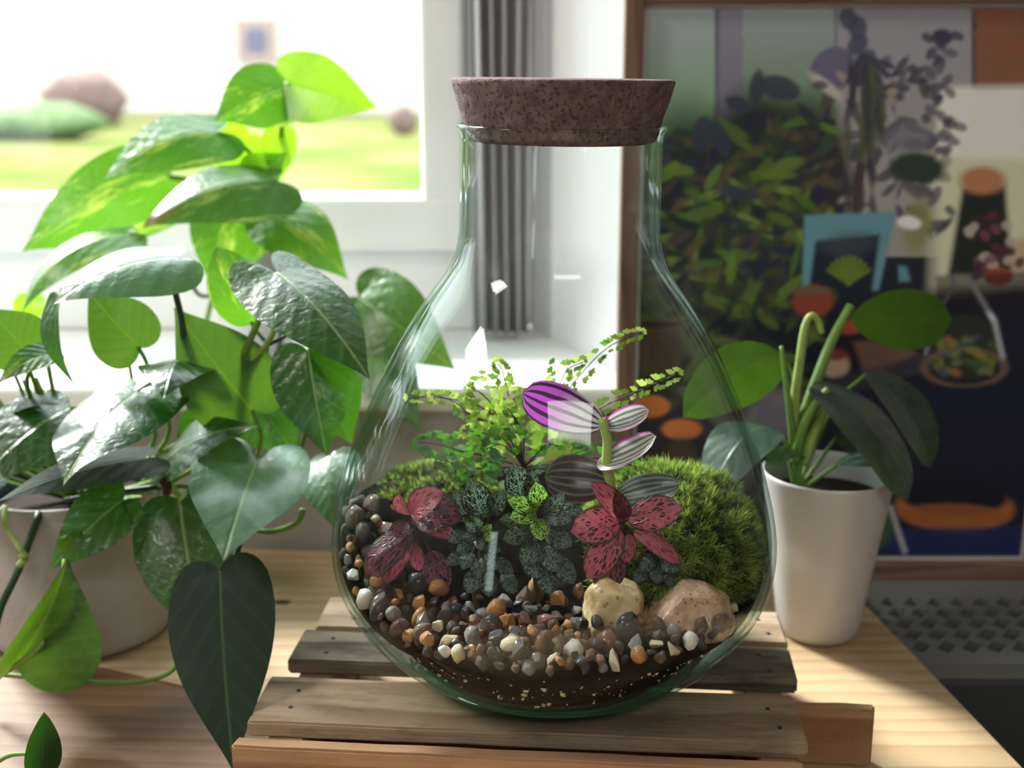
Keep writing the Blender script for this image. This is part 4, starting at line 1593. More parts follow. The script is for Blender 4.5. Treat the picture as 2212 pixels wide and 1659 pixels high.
def leaf_mesh(B, T, W, N, arch=0.1, fold=0.15, cup=0.0, lobe=0.16, wp=0.5, tp=0.85, ripple=0.0, twist=0.0, nu=10, nv=16, seed=0, curl=0.0, vpeak=None):
    """a leaf blade from its base notch B to its tip T, W its full width, N the way its upper face looks"""
    B, T, N = Vector(B), Vector(T), Vector(N)
    d = T - B
    L = d.length
    y = d.normalized()
    x = y.cross(N).normalized()
    z = x.cross(y).normalized()
    peak = wp / (wp + tp)
    wmax = peak ** wp * (1 - peak) ** tp
    verts, uvs, faces = [], [], []
    if lobe >= 0.08:                    # heart shape: a midrib and a bezier edge joined by straight rows
        bz = lambda p, q: tuple((1 - q) ** 3 * p[0][c] + 3 * (1 - q) ** 2 * q * p[1][c] + 3 * (1 - q) * q * q * p[2][c] + q ** 3 * p[3][c] for c in (0, 1))
        lb = lobe * 1.15
        e1 = ((0, 0), (.13, -lb * 1.15), (.5, -lb * 1.05), (.5, .24))
        e2 = ((.5, .24), (.5, .56), (.13, .80), (0, 1))
        nv2 = 20
        for j in range(nv2 + 1):
            q = j / nv2
            ex, ey = bz(e1, q / .45) if q < .45 else bz(e2, (q - .45) / .55)
            my = (q / .45) * .22 if q < .45 else .22 + .78 * (q - .45) / .55
            for i in range(2 * nu + 1):
                u = i / nu - 1
                a = abs(u)
                xx = u * ex * W
                vv_ = my + (ey - my) * a ** 1.15
                yy = vv_ * L
                vc = max(0, min(1, vv_))
                zz = arch * L * 4 * vc * (1 - vc) + fold * abs(xx) - cup * xx * xx / (W / 2) - curl * L * max(0, vc - .55) ** 2
                zz -= 1.2 * arch * L * max(0, -vv_)
                zz += ripple * W * a ** 2 * math.sin(q * 15 + seed + (2 if u > 0 else 0)) * .35
                verts.append(B + x * xx + y * yy + z * zz)
                uvs.append(((u * min(1, ex * 2.2) + 1) / 2, vc))
        n = 2 * nu + 1
        for j in range(nv2):
            for i in range(2 * nu):
                faces.append((j * n + i, j * n + i + 1, (j + 1) * n + i + 1, (j + 1) * n + i))
        return verts, faces, uvs
    for j in range(nv + 1):
        v = (j / nv) ** 1.25
        wv = W / 2 * (v ** wp) * ((1 - v) ** tp) / wmax
        tw = twist * v
        for i in range(2 * nu + 1):
            u = i / nu - 1
            xx = u * wv
            back_ = lobe * L * (abs(u) ** 1.6) * (1 - v) ** 3 * min(1, v * 14)
            yy = v * L - back_
            zz = arch * L * 4 * v * (1 - v) + fold * abs(xx) - cup * xx * xx / (W / 2) - curl * L * max(0, v - .55) ** 2
            zz += ripple * W * abs(u) ** 2 * math.sin(v * 15 + seed + (2 if u > 0 else 0)) * .35
            ca_, sa_ = math.cos(tw), math.sin(tw)
            x2, z2 = xx * ca_ - zz * sa_, xx * sa_ + zz * ca_
            verts.append(B + x * x2 + y * yy + z * z2)
            uvs.append(((u + 1) / 2, v))
    n = 2 * nu + 1
    for j in range(nv):
        for i in range(2 * nu):
            faces.append((j * n + i, j * n + i + 1, (j + 1) * n + i + 1, (j + 1) * n + i))
    return verts, faces, uvs


def leaf(name, B, T, W, N, mat, parent, **kw):
    v, f, uv = leaf_mesh(B, T, W, N, **kw)
    org = Vector(B)
    me = bpy.data.meshes.new(name)
    me.from_pydata([tuple(p - org) for p in v], [], f)
    ul = me.uv_layers.new(name='UVMap')
    flat = []
    for lp in me.loops:
        flat += uv[lp.vertex_index]
    ul.data.foreach_set('uv', flat)
    o = mesh_obj(name, me, mat, parent)
    o.location = org - (parent.location if parent is not None else Vector((0, 0, 0)))
    return o


def rel(pts, o):
    return [Vector(p) - o.location for p in pts]


def petiole(o_leaf, parent, pts, r0, r1, mat):
    """a leaf stalk, a sub-part of its leaf"""
    org = parent.location + o_leaf.location
    return tube('petiole', [Vector(p) - org for p in pts], r0, r1, mat, o_leaf)


CAMN = Vector((0, -1, .3))

# ---- pothos in the white pot on the desk
PC = Vector((-0.300, 0.775, 0))
PRAD, PHT = 0.0625, 0.1085
wpot = empty('white_plant_pot', PC)
lathe('pot_wall', [(0.0003, .0012), (PRAD - .007, .0008), (PRAD - .003, .0022), (PRAD - .0008, .006), (PRAD, .012), (PRAD, PHT - .004), (PRAD - .0006, PHT - .001), (PRAD - .0020, PHT), (PRAD - .0034, PHT - .001),
                  (PRAD - .0038, PHT - .010), (PRAD - .0038, .01), (.0003, .01)], MAT['pot_matt'], wpot, 72)
# raised dots round the lower half of the pot
bm = bmesh.new()
for j in range(9):
    for k in range(90):
        a = 2 * PI * (k + .5 * (j % 2)) / 90
        c = Vector((PRAD * math.cos(a), PRAD * math.sin(a), .010 + j * .0038))
        dn = Vector((math.cos(a), math.sin(a), 0))
        tn = Vector((-math.sin(a), math.cos(a), 0)) * .0013
        up_ = Vector((0, 0, .0011))
        vv = [bm.verts.new(c + q_) for q_ in (-tn, up_, tn, -up_)]
        ap = bm.verts.new(c + dn * .0007)
        for q_ in range(4):
            bm.faces.new((vv[(q_ + 1) % 4], vv[q_], ap))
o = bm_obj('dimple_texture', bm, MAT['pot_matt'], wpot)
o['kind'] = 'stuff'
lathe('inner_pot', [(PRAD - .0042, .02), (PRAD - .0042, PHT - .006), (PRAD - .0052, PHT - .0052), (PRAD - .0065, PHT - .006), (PRAD - .0068, .05)], MAT['pot_inner'], wpot, 64)['label'] = 'dark navy inner liner'
lathe('pot_soil', [(.0003, PHT - .015), (.03, PHT - .0145), (PRAD - .007, PHT - .0165)], MAT['pot_soil'], wpot, 40)
tag(wpot, 'round white ceramic pot with dimpled lower half on the desk at left', 'pot')

pothos = empty('pothos_plant', (PC.x, PC.y, PHT - .015))
crown = Vector((-0.295, 0.775, PHT - .016))
rp = random.Random(77)


def pothos_leaf(parent, b, Yb, t_, Yt, w, N, mat, root=None, mid=None, r=.0014, pmat='stem', **kw):
    B, T = atY(*b, Yb), atY(*t_, Yt)
    W = px2m(w, (Yb + Yt) / 2)
    kw.setdefault('seed', rp.random() * 9)
    kw.setdefault('ripple', .03)
    o = leaf('leaf', B, T, W, N, MAT[mat], parent, **kw)
    if root is not None:
        pts = [B + (T - B).normalized() * .002]
        if mid:
            pts += [atY(m[0], m[1], m[2]) for m in mid]
        pts.append(Vector(root))
        petiole(o, parent, pts, r * .85, r * 1.25, MAT[pmat])
    return o


UP = Vector((0, -.35, .95))
R1_ = crown + Vector((.02, -.02, 0))
PL = pothos_leaf
# glossy heart leaf, upper left of centre
PL(pothos, (296, 846), .725, (136, 1050), .640, 285, (-.15, -.40, .92), 'leaf_dark', crown, [(330, 960, .74)], lobe=.24, arch=.07, fold=.12, cup=.3, ripple=.06)
PL(pothos, (597, 588), .715, (800, 822), .650, 225, (.30, -.60, .75), 'leaf_dark', atY(462, 900, .74), [(560, 690, .72), (500, 820, .735)], r=.0022, pmat='stem', lobe=.26, arch=.07, fold=-.18, cup=.1)
PL(pothos, (556, 992), .705, (482, 1212), .622, 275, (.10, -.42, .9), 'leaf_sheen', atY(420, 1060, .745), [(545, 1040, .725)], lobe=.24, arch=.05, fold=.10, cup=.08)
PL(pothos, (388, 1082), .690, (452, 1395), .640, 275, (-.1, -.9, .4), 'leaf_dark', crown, [(395, 1050, .72)], lobe=.12, arch=.07, fold=-.08, cup=.1)
PL(pothos, (474, 1232), .640, (506, 1672), .560, 262, (.05, -.95, .3), 'leaf_deep', atY(527, 1150, .67), [(500, 1215, .652)], pmat='stem_dark', lobe=.10, arch=.05, fold=.06, cup=.12)
# bright folded leaf hanging in front of the pot, its midrib swinging down to the left
PL(pothos, (34, 1434), .640, (146, 1204), .660, 235, (.50, -.75, -.30), 'leaf_mid', None, lobe=.14, arch=.09, fold=1.0, ripple=.02)
PL(pothos, (268, 1078), .690, (108, 1232), .672, 150, (-.1, -.8, .45), 'leaf_dark', crown, [(300, 1075, .73)], lobe=.12, arch=.08, fold=.05)
PL(pothos, (386, 556), .725, (112, 660), .685, 205, (-.25, -.62, .75), 'leaf_sheen', atY(403, 790, .735), [(372, 600, .725), (392, 690, .728)], r=.0019, pmat='stem_dark', lobe=.14, arch=.11, fold=.0, cup=.3)
PL(pothos, (302, 752), .735, (190, 630), .745, 160, (.1, -1, .1), 'leaf_mid', crown + Vector((.005, 0, 0)), [(322, 800, .745), (360, 950, .76)], lobe=.12, arch=.05, fold=.08)
PL(pothos, (548, 890), .725, (376, 664), .735, 220, (.1, -1, .1), 'leaf_mid', crown + Vector((.03, 0, 0)), [(562, 960, .73), (500, 1060, .75)], lobe=.12, arch=.05, fold=.06)
PL(pothos, (392, 780), .735, (352, 862), .675, 170, (.1, -.5, .85), 'leaf_dark', None, lobe=.25, arch=.14, fold=-.2)
PL(pothos, (664, 757), .705, (706, 986), .685, 190, (.05, -1, .2), 'leaf_dark', atY(640, 1010, .74), [(668, 775, .715), (665, 900, .735)], lobe=.14, arch=.08, fold=-.22)
PL(pothos, (345, 1012), .740, (558, 920), .690, 165, (-.1, -.6, .8), 'leaf_dark', crown, [(330, 1040, .75)], lobe=.14, arch=.10, fold=-.12)
PL(pothos, (545, 700), .745, (468, 534), .755, 125, (.3, -1, .2), 'leaf_varieg', crown + Vector((.03, .01, 0)), [(560, 800, .76)], lobe=.05, arch=.10, fold=.2, wp=.6)
PL(pothos, (150, 880), .735, (-60, 1060), .680, 240, (0, -.6, .75), 'leaf_dark', crown, [(200, 930, .75)], lobe=.12, arch=.10, fold=-.1)
PL(pothos, (325, 988), .715, (-10, 1085), .650, 140, (.05, -.40, .92), 'leaf_deep', crown, [(330, 1010, .73)], lobe=.12, arch=.06, fold=-.15)
PL(pothos, (712, 985), .755, (722, 1142), .715, 150, (-.3, -.6, .75), 'leaf_sheen', atY(640, 1060, .745), [(690, 1010, .76)], lobe=.12, arch=.10, fold=-.2)
PL(pothos, (548, 850), .750, (640, 985), .735, 185, (0, -1, .3), 'leaf_dark', crown + Vector((.03, 0, 0)), [(530, 940, .77)], lobe=.14, arch=.08, fold=.1)
PL(pothos, (118, 762), .715, (-8, 832), .690, 80, (0, -.7, .7), 'leaf_varieg', crown, [(60, 840, .73)], lobe=.1, arch=.14, fold=.1)
PL(pothos, (128, 640), .720, (162, 832), .700, 92, (-.7, -.7, .2), 'leaf_dark', None, lobe=.1, arch=.12, fold=.3)
PL(pothos, (60, 760), .735, (-25, 665), .735, 150, (.1, -1, .1), 'leaf_mid', crown, [(75, 830, .745)], lobe=.15, arch=.05, fold=.1)
PL(pothos, (88, 1680), .575, (95, 1538), .570, 86, (.5, -.9, .2), 'leaf_deep', None, lobe=.05, arch=.06, fold=.25, wp=.6)
PL(pothos, (128, 1196), .668, (176, 1146), .672, 44, (.5, -.8, .2), 'leaf_mid', None, lobe=.05, arch=.2, fold=.3, wp=.7, tp=.5)
PL(pothos, (20, 892), .74, (130, 875), .72, 70, (0, -.4, 1), 'leaf_deep', crown, None, lobe=.1, arch=.15, fold=-.2)
PL(pothos, (690, 800), .74, (760, 960), .735, 150, (0, -1, .2), 'leaf_dark', crown + Vector((.04, 0, 0)), [(640, 880, .76)], lobe=.12, arch=.06, fold=-.1)
PL(pothos, (470, 905), .755, (380, 990), .745, 130, (0, -1, .2), 'leaf_dark', crown, None, lobe=.12, arch=.06, fold=-.1)
# unseen extra leaves past the left edge, added to shade the front of the desk
for b_, t__, yb, yt, w_ in (((-90, 900), (-260, 1010), .75, .70, 220), ((-100, 760), (-300, 700), .77, .76, 230), ((-120, 840), (-330, 880), .78, .74, 240), ((-60, 1000), (-200, 1150), .72, .67, 220),
                            ((-180, 640), (-380, 780), .78, .75, 230), ((-220, 980), (-420, 1060), .76, .72, 240), ((-140, 700), (-180, 560), .79, .80, 200), ((-330, 820), (-520, 900), .78, .74, 240)):
    PL(pothos, b_, yb, t__, yt, w_, (0, -.7, .7), 'leaf_dark', crown, None, lobe=.16, arch=.1, fold=-.1)
# vines and stray stalks
for pts, r_, mt in (
        ([(86, 1106, .715), (40, 1230, .690), (-4, 1330, .680), (-30, 1480, .66)], .0026, 'stem_dark'),
        ([(10, 1095, .712), (12, 1135, .698), (50, 1195, .690)], .0020, 'stem_pale'),
        ([(-30, 1470, .640), (30, 1440, .636), (90, 1390, .642), (132, 1300, .655), (140, 1208, .668)], .0019, 'stem_pale'),
        ([(-20, 1455, .655), (60, 1462, .650), (200, 1474, .648), (300, 1472, .648), (372, 1448, .652), (400, 1380, .665)], .0016, 'stem'),
        ([(322, 985, .730), (352, 1022, .715), (378, 1062, .712), (400, 1090, .72)], .0024, 'stem_pale'),
        ([(340, 1052, .715), (240, 1064, .715), (140, 1080, .72)], .0018, 'stem_dark'),
        ([(655, 1100, .690), (640, 1130, .690), (600, 1146, .700), (560, 1146, .715), (480, 1120, .74)], .0022, 'stem'),
        ([(610, 640, .715), (600, 690, .72), (575, 745, .725), (520, 800, .73), (490, 850, .735)], .0020, 'stem_pale'),
        ([(655, 705, .735), (605, 732, .73), (575, 748, .727)], .0013, 'stem_dark'),
        ([(272, 750, .755), (285, 820, .755), (300, 920, .76)], .0013, 'stem'),
        ([(104, 790, .745), (118, 860, .75), (140, 960, .765)], .0016, 'stem_pale'),
        ([(76, 815, .745), (100, 870, .75), (130, 960, .765)], .0017, 'stem_pale'),
        ([(52, 820, .745), (75, 880, .75), (110, 980, .765)], .0018, 'stem_dark'),
        ([(28, 800, .745), (62, 880, .75), (100, 980, .765)], .0013, 'stem'),
        ([(-20, 1655, .59), (20, 1632, .585), (62, 1628, .58)], .0014, 'stem'),
        ([(565, 1235, .655), (572, 1270, .650)], .0035, 'stem')):
    tube('vine', rel([atY(*q_) for q_ in pts], pothos), r_, r_ * .85, MAT[mt], pothos)
tube('stem_node', rel([atY(352, 1035, .712), atY(362, 1050, .710), atY(360, 1066, .712)], pothos), .0034, .0026, MAT['stem_brown'], pothos)
tube('stem_node', rel([atY(46, 1196, .690), atY(54, 1206, .690), atY(40, 1222, .690)], pothos), .0028, .0022, MAT['stem_pale'], pothos)
tag(pothos, 'trailing dark green pothos with glossy heart shaped leaves in the white pot on the desk', 'plant')

# ---- variegated pothos on the window sill
BC = Vector((-0.215, 0.995, SILL_Z))
spot = empty('sill_plant_pot', BC)
lathe('pot_wall', [(.0003, .0005), (.026, .0005), (.029, .003), (.036, .104), (.0375, .106), (.0372, .110), (.0345, .110), (.0335, .104), (.028, .02), (.0003, .02)], MAT['pot'], spot, 48)
lathe('pot_soil', [(.0003, .096), (.02, .0965), (.0335, .094)], MAT['pot_soil'], spot, 32)
tag(spot, 'small pale grey white pot on the window sill behind the variegated leaves', 'pot')
varie = empty('variegated_pothos', BC + Vector((0, 0, .096)))
bc = BC + Vector((0, 0, .096))
YB = .93
PL(varie, (622, 180), .93, (816, 232), .90, 150, (0, -1, .2), 'leaf_lime', atY(612, 260, .95), [(612, 200, .94)], lobe=.22, arch=.04, fold=.08)
PL(varie, (612, 190), .93, (462, 262), .90, 160, (-.1, -1, .3), 'leaf_varieg', None, lobe=.14, arch=.08, fold=-.1)
PL(varie, (470, 285), .94, (224, 388), .90, 175, (0, -.7, .7), 'leaf_varieg', None, lobe=.18, arch=.14, fold=-.2)
PL(varie, (592, 388), .92, (306, 492), .87, 205, (.0, -.6, .75), 'leaf_burnt', atY(600, 470, .96), None, lobe=.16, arch=.12, fold=-.3)
PL(varie, (365, 380), .96, (46, 545), .93, 215, (0, -1, .4), 'leaf_varieg', None, lobe=.14, arch=.12, fold=-.15)
PL(varie, (280, 505), .90, (42, 690), .86, 130, (-.3, -.6, .8), 'leaf_varieg', None, lobe=.1, arch=.2, fold=-.25)
PL(varie, (583, 455), .93, (752, 605), .90, 160, (.2, -.8, .6), 'leaf_varieg', atY(600, 520, .97), None, lobe=.14, arch=.12, fold=-.2)
PL(varie, (520, 445), .95, (455, 622), .92, 190, (0, -1, .2), 'leaf_varieg', None, lobe=.14, arch=.06, fold=-.1)
PL(varie, (606, 280), .95, (600, 400), .94, 75, (0, -1, .1), 'leaf_lime', None, lobe=.1, arch=.04, fold=.1)
PL(varie, (540, 290), .96, (470, 400), .95, 130, (0, -1, .2), 'leaf_lime', None, lobe=.1, arch=.04, fold=.1)
PL(varie, (345, 575), .93, (190, 640), .90, 100, (0, -.9, .4), 'leaf_varieg', None, lobe=.14, arch=.08, fold=-.1)
PL(varie, (70, 640), .93, (60, 720), .92, 70, (0, -1, .2), 'leaf_lime', None, lobe=.1)
PL(varie, (775, 640), .93, (985, 800), .89, 190, (.1, -1, .3), 'leaf_mid', bc, [(680, 660, .96)], lobe=.16, arch=.12, fold=-.12)
PL(varie, (800, 740), .92, (912, 932), .86, 150, (0, -1, .2), 'leaf_mid', bc, [(700, 690, .95)], lobe=.14, arch=.08, fold=-.1)
PL(varie, (545, 395), .95, (620, 330), .94, 100, (0, -1, .2), 'leaf_lime', None, lobe=.1)
for pts, r_, mt in (
        ([(618, 200, .94), (606, 300, .95), (598, 420, .96), (600, 520, .985), (560, 560, .995)], .0022, 'stem_pale'),
        ([(582, 450, .945), (600, 520, .95), (604, 600, .965), (590, 640, .985)], .0034, 'stem_dark'),
        ([(615, 610, .94), (610, 700, .95), (600, 770, .955)], .0030, 'stem_dark'),
        ([(470, 285, .94), (540, 330, .95), (590, 420, .96)], .0018, 'stem'),
        ([(365, 380, .96), (470, 400, .965), (580, 470, .97)], .0018, 'stem'),
        ([(280, 505, .90), (400, 600, .94), (440, 640, .955), (520, 610, .98)], .0018, 'stem_brown'),
        ([(462, 630, .945), (452, 670, .95), (440, 720, .95)], .0022, 'stem')):
    tube('vine', rel([atY(*q_) for q_ in pts], varie), r_, r_ * .85, MAT[mt], varie)
tag(varie, 'blurred variegated pothos with bright backlit leaves on the window sill', 'plant')

# ------------------------------------------------------------------ white tapered pot on the right
bb = atz(1775, 1403, 0)
RPC = Vector((bb.x + .0035, bb.y + .027, 0))
rpot = empty('tapered_white_pot', RPC)
ctop = atY(1785, 1015, RPC.y)
rh = ctop.z
tprof = [(.0003, .0008), (.022, .0005), (.0255, .0018), (.0275, .006), (.0290, .014), (.0360, rh * .55), (.0430, rh - .004), (.0437, rh - .001), (.0431, rh), (.0418, rh - .001), (.0405, rh - .008), (.0340, rh * .5), (.0270, .012), (.0003, .012)]
lathe('pot_wall', tprof, MAT['pot'], rpot, 72)
lathe('pot_soil', [(.0003, rh - .016), (.03, rh - .0165), (.0388, rh - .018)], MAT['pot_soil'], rpot, 40)
tag(rpot, 'plain white tapered pot standing on the desk right of the crate', 'pot')

yp = empty('young_potted_plant', (RPC.x, RPC.y, rh - .016))
yr = Vector((atY(1722, 1000, RPC.y).x, RPC.y, rh - .017))
YY = RPC.y
PL(yp, (1690, 765), YY + .03, (1475, 900), YY - .015, 150, (-.15, -.75, .55), 'leaf_olive', yr, [(1716, 830, YY + .02)], lobe=.02, arch=.16, fold=-.05, wp=.7, tp=.7)
PL(yp, (1836, 690), YY + .03, (2056, 690), YY + .06, 135, (0, -1, .25), 'leaf_olive', None, lobe=.0, arch=.02, fold=-.05, wp=.7, tp=.55)
PL(yp, (1756, 828), YY + .0, (1962, 1078), YY - .045, 150, (.25, -.50, .85), 'leaf_orchid', yr, [(1790, 860, YY), (1748, 930, YY)], lobe=.02, arch=.15, fold=-.10, wp=.5, tp=.5)
PL(yp, (1676, 930), YY, (1535, 1062), YY - .050, 150, (-.3, -.5, .85), 'leaf_blue', yr, [(1700, 965, YY)], lobe=.0, arch=.26, fold=-.08, wp=.6, tp=.6)
PL(yp, (1806, 1000), YY, (1952, 1010), YY - .030, 85, (.1, -.4, .9), 'leaf_blue', yr, None, lobe=.0, arch=.16, fold=-.1, wp=.6, tp=.6)
PL(yp, (1800, 945), YY + .02, (1930, 985), YY + .03, 80, (0, -.8, .6), 'leaf_blue', yr, None, lobe=.0, arch=.12, wp=.6, tp=.6)
PL(yp, (1735, 990), YY - .005, (1655, 1010), YY - .035, 60, (-.2, -.4, .9), 'leaf_blue', yr, None, lobe=.0, arch=.16, wp=.6, tp=.6)
PL(yp, (1870, 800), YY + .03, (2010, 1010), YY + .01, 120, (.4, -.7, .5), 'leaf_orchid', yr, [(1800, 880, YY + .02)], lobe=0, arch=.14, wp=.6, tp=.55)
for nm_, pts, r0_, r1_, mt in (
        ('shoot', [(1716, 990, YY), (1708, 900, YY - .004), (1696, 810, YY - .006), (1688, 748, YY - .006)], .0030, .0012, 'stem'),
        ('shoot', [(1722, 990, YY), (1716, 880, YY), (1728, 780, YY), (1738, 710, YY), (1752, 682, YY), (1768, 694, YY), (1776, 720, YY)], .0034, .0018, 'stem_pale'),
        ('stalk', [(1722, 1000, YY), (1738, 900, YY), (1772, 800, YY + .01), (1800, 730, YY + .02), (1838, 660, YY + .03)], .0044, .0030, 'stem'),
        ('stalk', [(1718, 1000, YY - .004), (1732, 930, YY - .006), (1765, 870, YY - .008), (1790, 840, YY - .008)], .0036, .0026, 'stem'),
        ('bud', [(1735, 1000, YY), (1752, 950, YY - .004), (1772, 905, YY - .004), (1792, 868, YY - .004)], .0046, .0022, 'stem_pale')):
    tube(nm_, rel([atY(*q_) for q_ in pts], yp), r0_, r1_, MAT[mt], yp, 10)
tag(yp, 'young plant with upright green shoots and drooping dark leaves in the tapered white pot', 'plant')

# ------------------------------------------------------------------ plants inside the jar


def small_leaf(parent, b, t_, w, Y, mat, N=(0, -1, .45), dY=-.008, stalk=None, **kw):
    B, T = atY(*b, Y), atY(*t_, Y + dY)
    kw.setdefault('lobe', .02)
    kw.setdefault('wp', .6)
    kw.setdefault('tp', .62)
    kw.setdefault('nu', 6)
    kw.setdefault('nv', 10)
    kw.setdefault('arch', .12)
    o = leaf('leaf', B, T, px2m(w, Y), N, MAT[mat], parent, **kw)
    if stalk is not None:
        petiole(o, parent, [B + (T - B) * .02, (B + Vector(stalk)) / 2 + Vector((0, .002, -.001)), stalk], .0006, .0009, MAT['stem_brown'])
    return o


def plant_root(name, u, v, Y, label, cat='plant'):
    p = atY(u, v, Y)
    g = Vector((p.x, p.y, ground(p.x, p.y) - .002))
    e = empty(name, g)
    tag(e, label, cat)
    return e, p, g


# pink fittonia at the right
fp1, c1, g1 = plant_root('pink_fittonia', 1345, 1130, .585, 'pink nerve plant with dark veins at the right, behind the cream rock')
tube('stem', rel([c1, c1.lerp(g1, .5) + Vector((.002, .003, 0)), g1], fp1), .0013, .0016, MAT['stem_brown'], fp1)
for b, t_, w, mt, N, kw in (
        ((1338, 1128), (1232, 1148), 88, 'fit_pink', (-.2, -1, .5), {}),
        ((1346, 1120), (1276, 1042), 56, 'fit_rose', (.5, -.9, .2), dict(fold=.3)),
        ((1356, 1122), (1474, 1096), 84, 'fit_pink', (.1, -1, .5), dict(cup=.2)),
        ((1340, 1142), (1268, 1250), 78, 'fit_pink', (-.1, -1, .35), dict(cup=.2)),
        ((1368, 1146), (1468, 1218), 46, 'fit_rose', (.3, -1, .6), dict(fold=-.3, arch=.2)),
        ((1362, 1154), (1350, 1216), 40, 'fit_rose', (0, -1, .3), dict(fold=-.25)),
        ((1330, 1180), (1300, 1282), 76, 'fit_maroon', (-.1, -1, .2), {}),
        ((1350, 1124), (1330, 1060), 42, 'fit_maroon', (0, -1, .4), {})):
    small_leaf(fp1, b, t_, w, .582, mt, N, stalk=c1, **kw)
# pink fittonia at the left
fp2, c2, g2 = plant_root('pink_fittonia', 895, 1135, .600, 'dusky pink nerve plant with crinkled leaves at the left inside the jar')
tube('stem', rel([c2, c2.lerp(g2, .5) + Vector((.002, .003, 0)), g2], fp2), .0013, .0016, MAT['stem_brown'], fp2)
for b, t_, w, mt, N, kw in (
        ((890, 1108), (1000, 1120), 92, 'fit_maroon', (.1, -.9, .7), dict(arch=.25, ripple=.1)),
        ((888, 1112), (960, 1062), 70, 'fit_rose', (.1, -.8, .7), dict(arch=.2, ripple=.1)),
        ((884, 1112), (862, 1066), 44, 'fit_rose', (-.5, -.9, .2), dict(fold=.3)),
        ((890, 1148), (788, 1250), 78, 'fit_maroon', (-.4, -.9, .5), dict(arch=.2, fold=-.2)),
        ((886, 1160), (822, 1262), 64, 'fit_rose', (-.3, -1, .3), dict(arch=.15, fold=-.2)),
        ((892, 1172), (906, 1234), 38, 'fit_rose', (.3, -1, .2), dict(fold=-.3)),
        ((902, 1130), (984, 1164), 50, 'fit_rose', (.1, -.8, .8), dict(arch=.2, ripple=.1)),
        ((930, 1190), (958, 1282), 70, 'fit_maroon', (.1, -1, .1), {}),
        ((880, 1130), (850, 1160), 44, 'fit_maroon', (-.3, -1, .3), dict(fold=.2))):
    small_leaf(fp2, b, t_, w, .598, mt, N, stalk=c2, **kw)

# green fittonia: a big bright-topped one and a small dense one
fg1, c3, g3 = plant_root('green_fittonia', 1165, 1120, .588, 'green nerve plant with pale netted leaves in the middle of the jar')
tube('stem', rel([c3, c3.lerp(g3, .5) + Vector((-.002, .003, 0)), g3], fg1), .0013, .0018, MAT['stem_brown'], fg1)
for b, t_, w, mt, Y, N in (
        ((1164, 1100), (1158, 1040), 50, 'fit_lime', .584, (0, -1, .6)), ((1158, 1106), (1096, 1080), 46, 'fit_lime', .582, (-.2, -1, .7)),
        ((1160, 1114), (1100, 1118), 46, 'fit_lime', .580, (-.2, -1, .6)), ((1170, 1110), (1220, 1066), 46, 'fit_green', .584, (.3, -1, .5)),
        ((1172, 1116), (1236, 1124), 44, 'fit_green', .582, (.3, -1, .5)), ((1166, 1120), (1168, 1168), 48, 'fit_lime', .580, (0, -1, .6)),
        ((1150, 1150), (1085, 1165), 50, 'fit_green', .582, (-.2, -1, .5)), ((1180, 1150), (1236, 1180), 50, 'fit_green', .582, (.2, -1, .4)),
        ((1160, 1170), (1128, 1222), 52, 'fit_green', .580, (-.1, -1, .4)), ((1175, 1180), (1205, 1236), 54, 'fit_green', .580, (.1, -1, .3)),
        ((1150, 1190), (1160, 1250), 60, 'fit_green', .582, (0, -1, .2)), ((1195, 1200), (1240, 1262), 50, 'fit_green', .586, (.2, -1, .2)),
        ((1180, 1220), (1190, 1284), 62, 'fit_green', .586, (0, -1, .15)), ((1130, 1130), (1078, 1122), 40, 'fit_green', .590, (-.2, -1, .6)),
        ((1125, 1070), (1112, 1000), 66, 'fit_green', .600, (.0, -1, .5)), ((1150, 1075), (1150, 1015), 40, 'fit_green', .600, (0, -1, .5)),
        ((1200, 1110), (1260, 1100), 40, 'fit_green', .592, (.1, -1, .5))):
    small_leaf(fg1, b, t_, w, Y, mt, N, stalk=c3 + Vector((0, .004, -.004)), cup=.15, arch=.15)
fg2, c4, g4 = plant_root('green_fittonia', 1030, 1150, .586, 'small leaved dark nerve plant left of the middle, above the gravel')
tube('stem', rel([c4, c4.lerp(g4, .5) + Vector((-.002, .003, 0)), g4], fg2), .0013, .0018, MAT['stem_brown'], fg2)
for b, t_, w, mt, Y in (
        ((1040, 1110), (1018, 1034), 74, 'fit_green', .596), ((1010, 1110), (985, 1060), 50, 'fit_green', .600), ((1062, 1108), (1092, 1062), 52, 'fit_green', .592),
        ((1030, 1150), (1004, 1128), 28, 'fit_green', .580), ((1034, 1146), (1024, 1116), 26, 'fit_green', .580), ((1042, 1148), (1062, 1132), 26, 'fit_lime', .580),
        ((1028, 1158), (996, 1160), 28, 'fit_green', .578), ((1044, 1156), (1072, 1158), 28, 'fit_lime', .578), ((1036, 1160), (1040, 1190), 28, 'fit_green', .578),
        ((1020, 1175), (985, 1190), 34, 'fit_green', .580), ((1050, 1175), (1082, 1192), 34, 'fit_green', .580), ((1020, 1195), (998, 1230), 38, 'fit_green', .580),
        ((1052, 1195), (1076, 1232), 38, 'fit_green', .580), ((1036, 1205), (1034, 1250), 40, 'fit_green', .580), ((1000, 1200), (965, 1220), 36, 'fit_green', .584),
        ((1070, 1210), (1110, 1236), 38, 'fit_green', .584), ((1030, 1235), (1010, 1282), 44, 'fit_green', .582), ((1060, 1236), (1056, 1290), 44, 'fit_green', .582),
        ((1090, 1236), (1110, 1284), 40, 'fit_green', .586), ((1000, 1150), (968, 1170), 34, 'fit_green', .588)):
    small_leaf(fg2, b, t_, w, Y, mt, (rp.uniform(-.3, .3), -1, rp.uniform(.2, .6)), stalk=c4 + Vector((0, .004, -.006)), cup=.15, arch=.18)

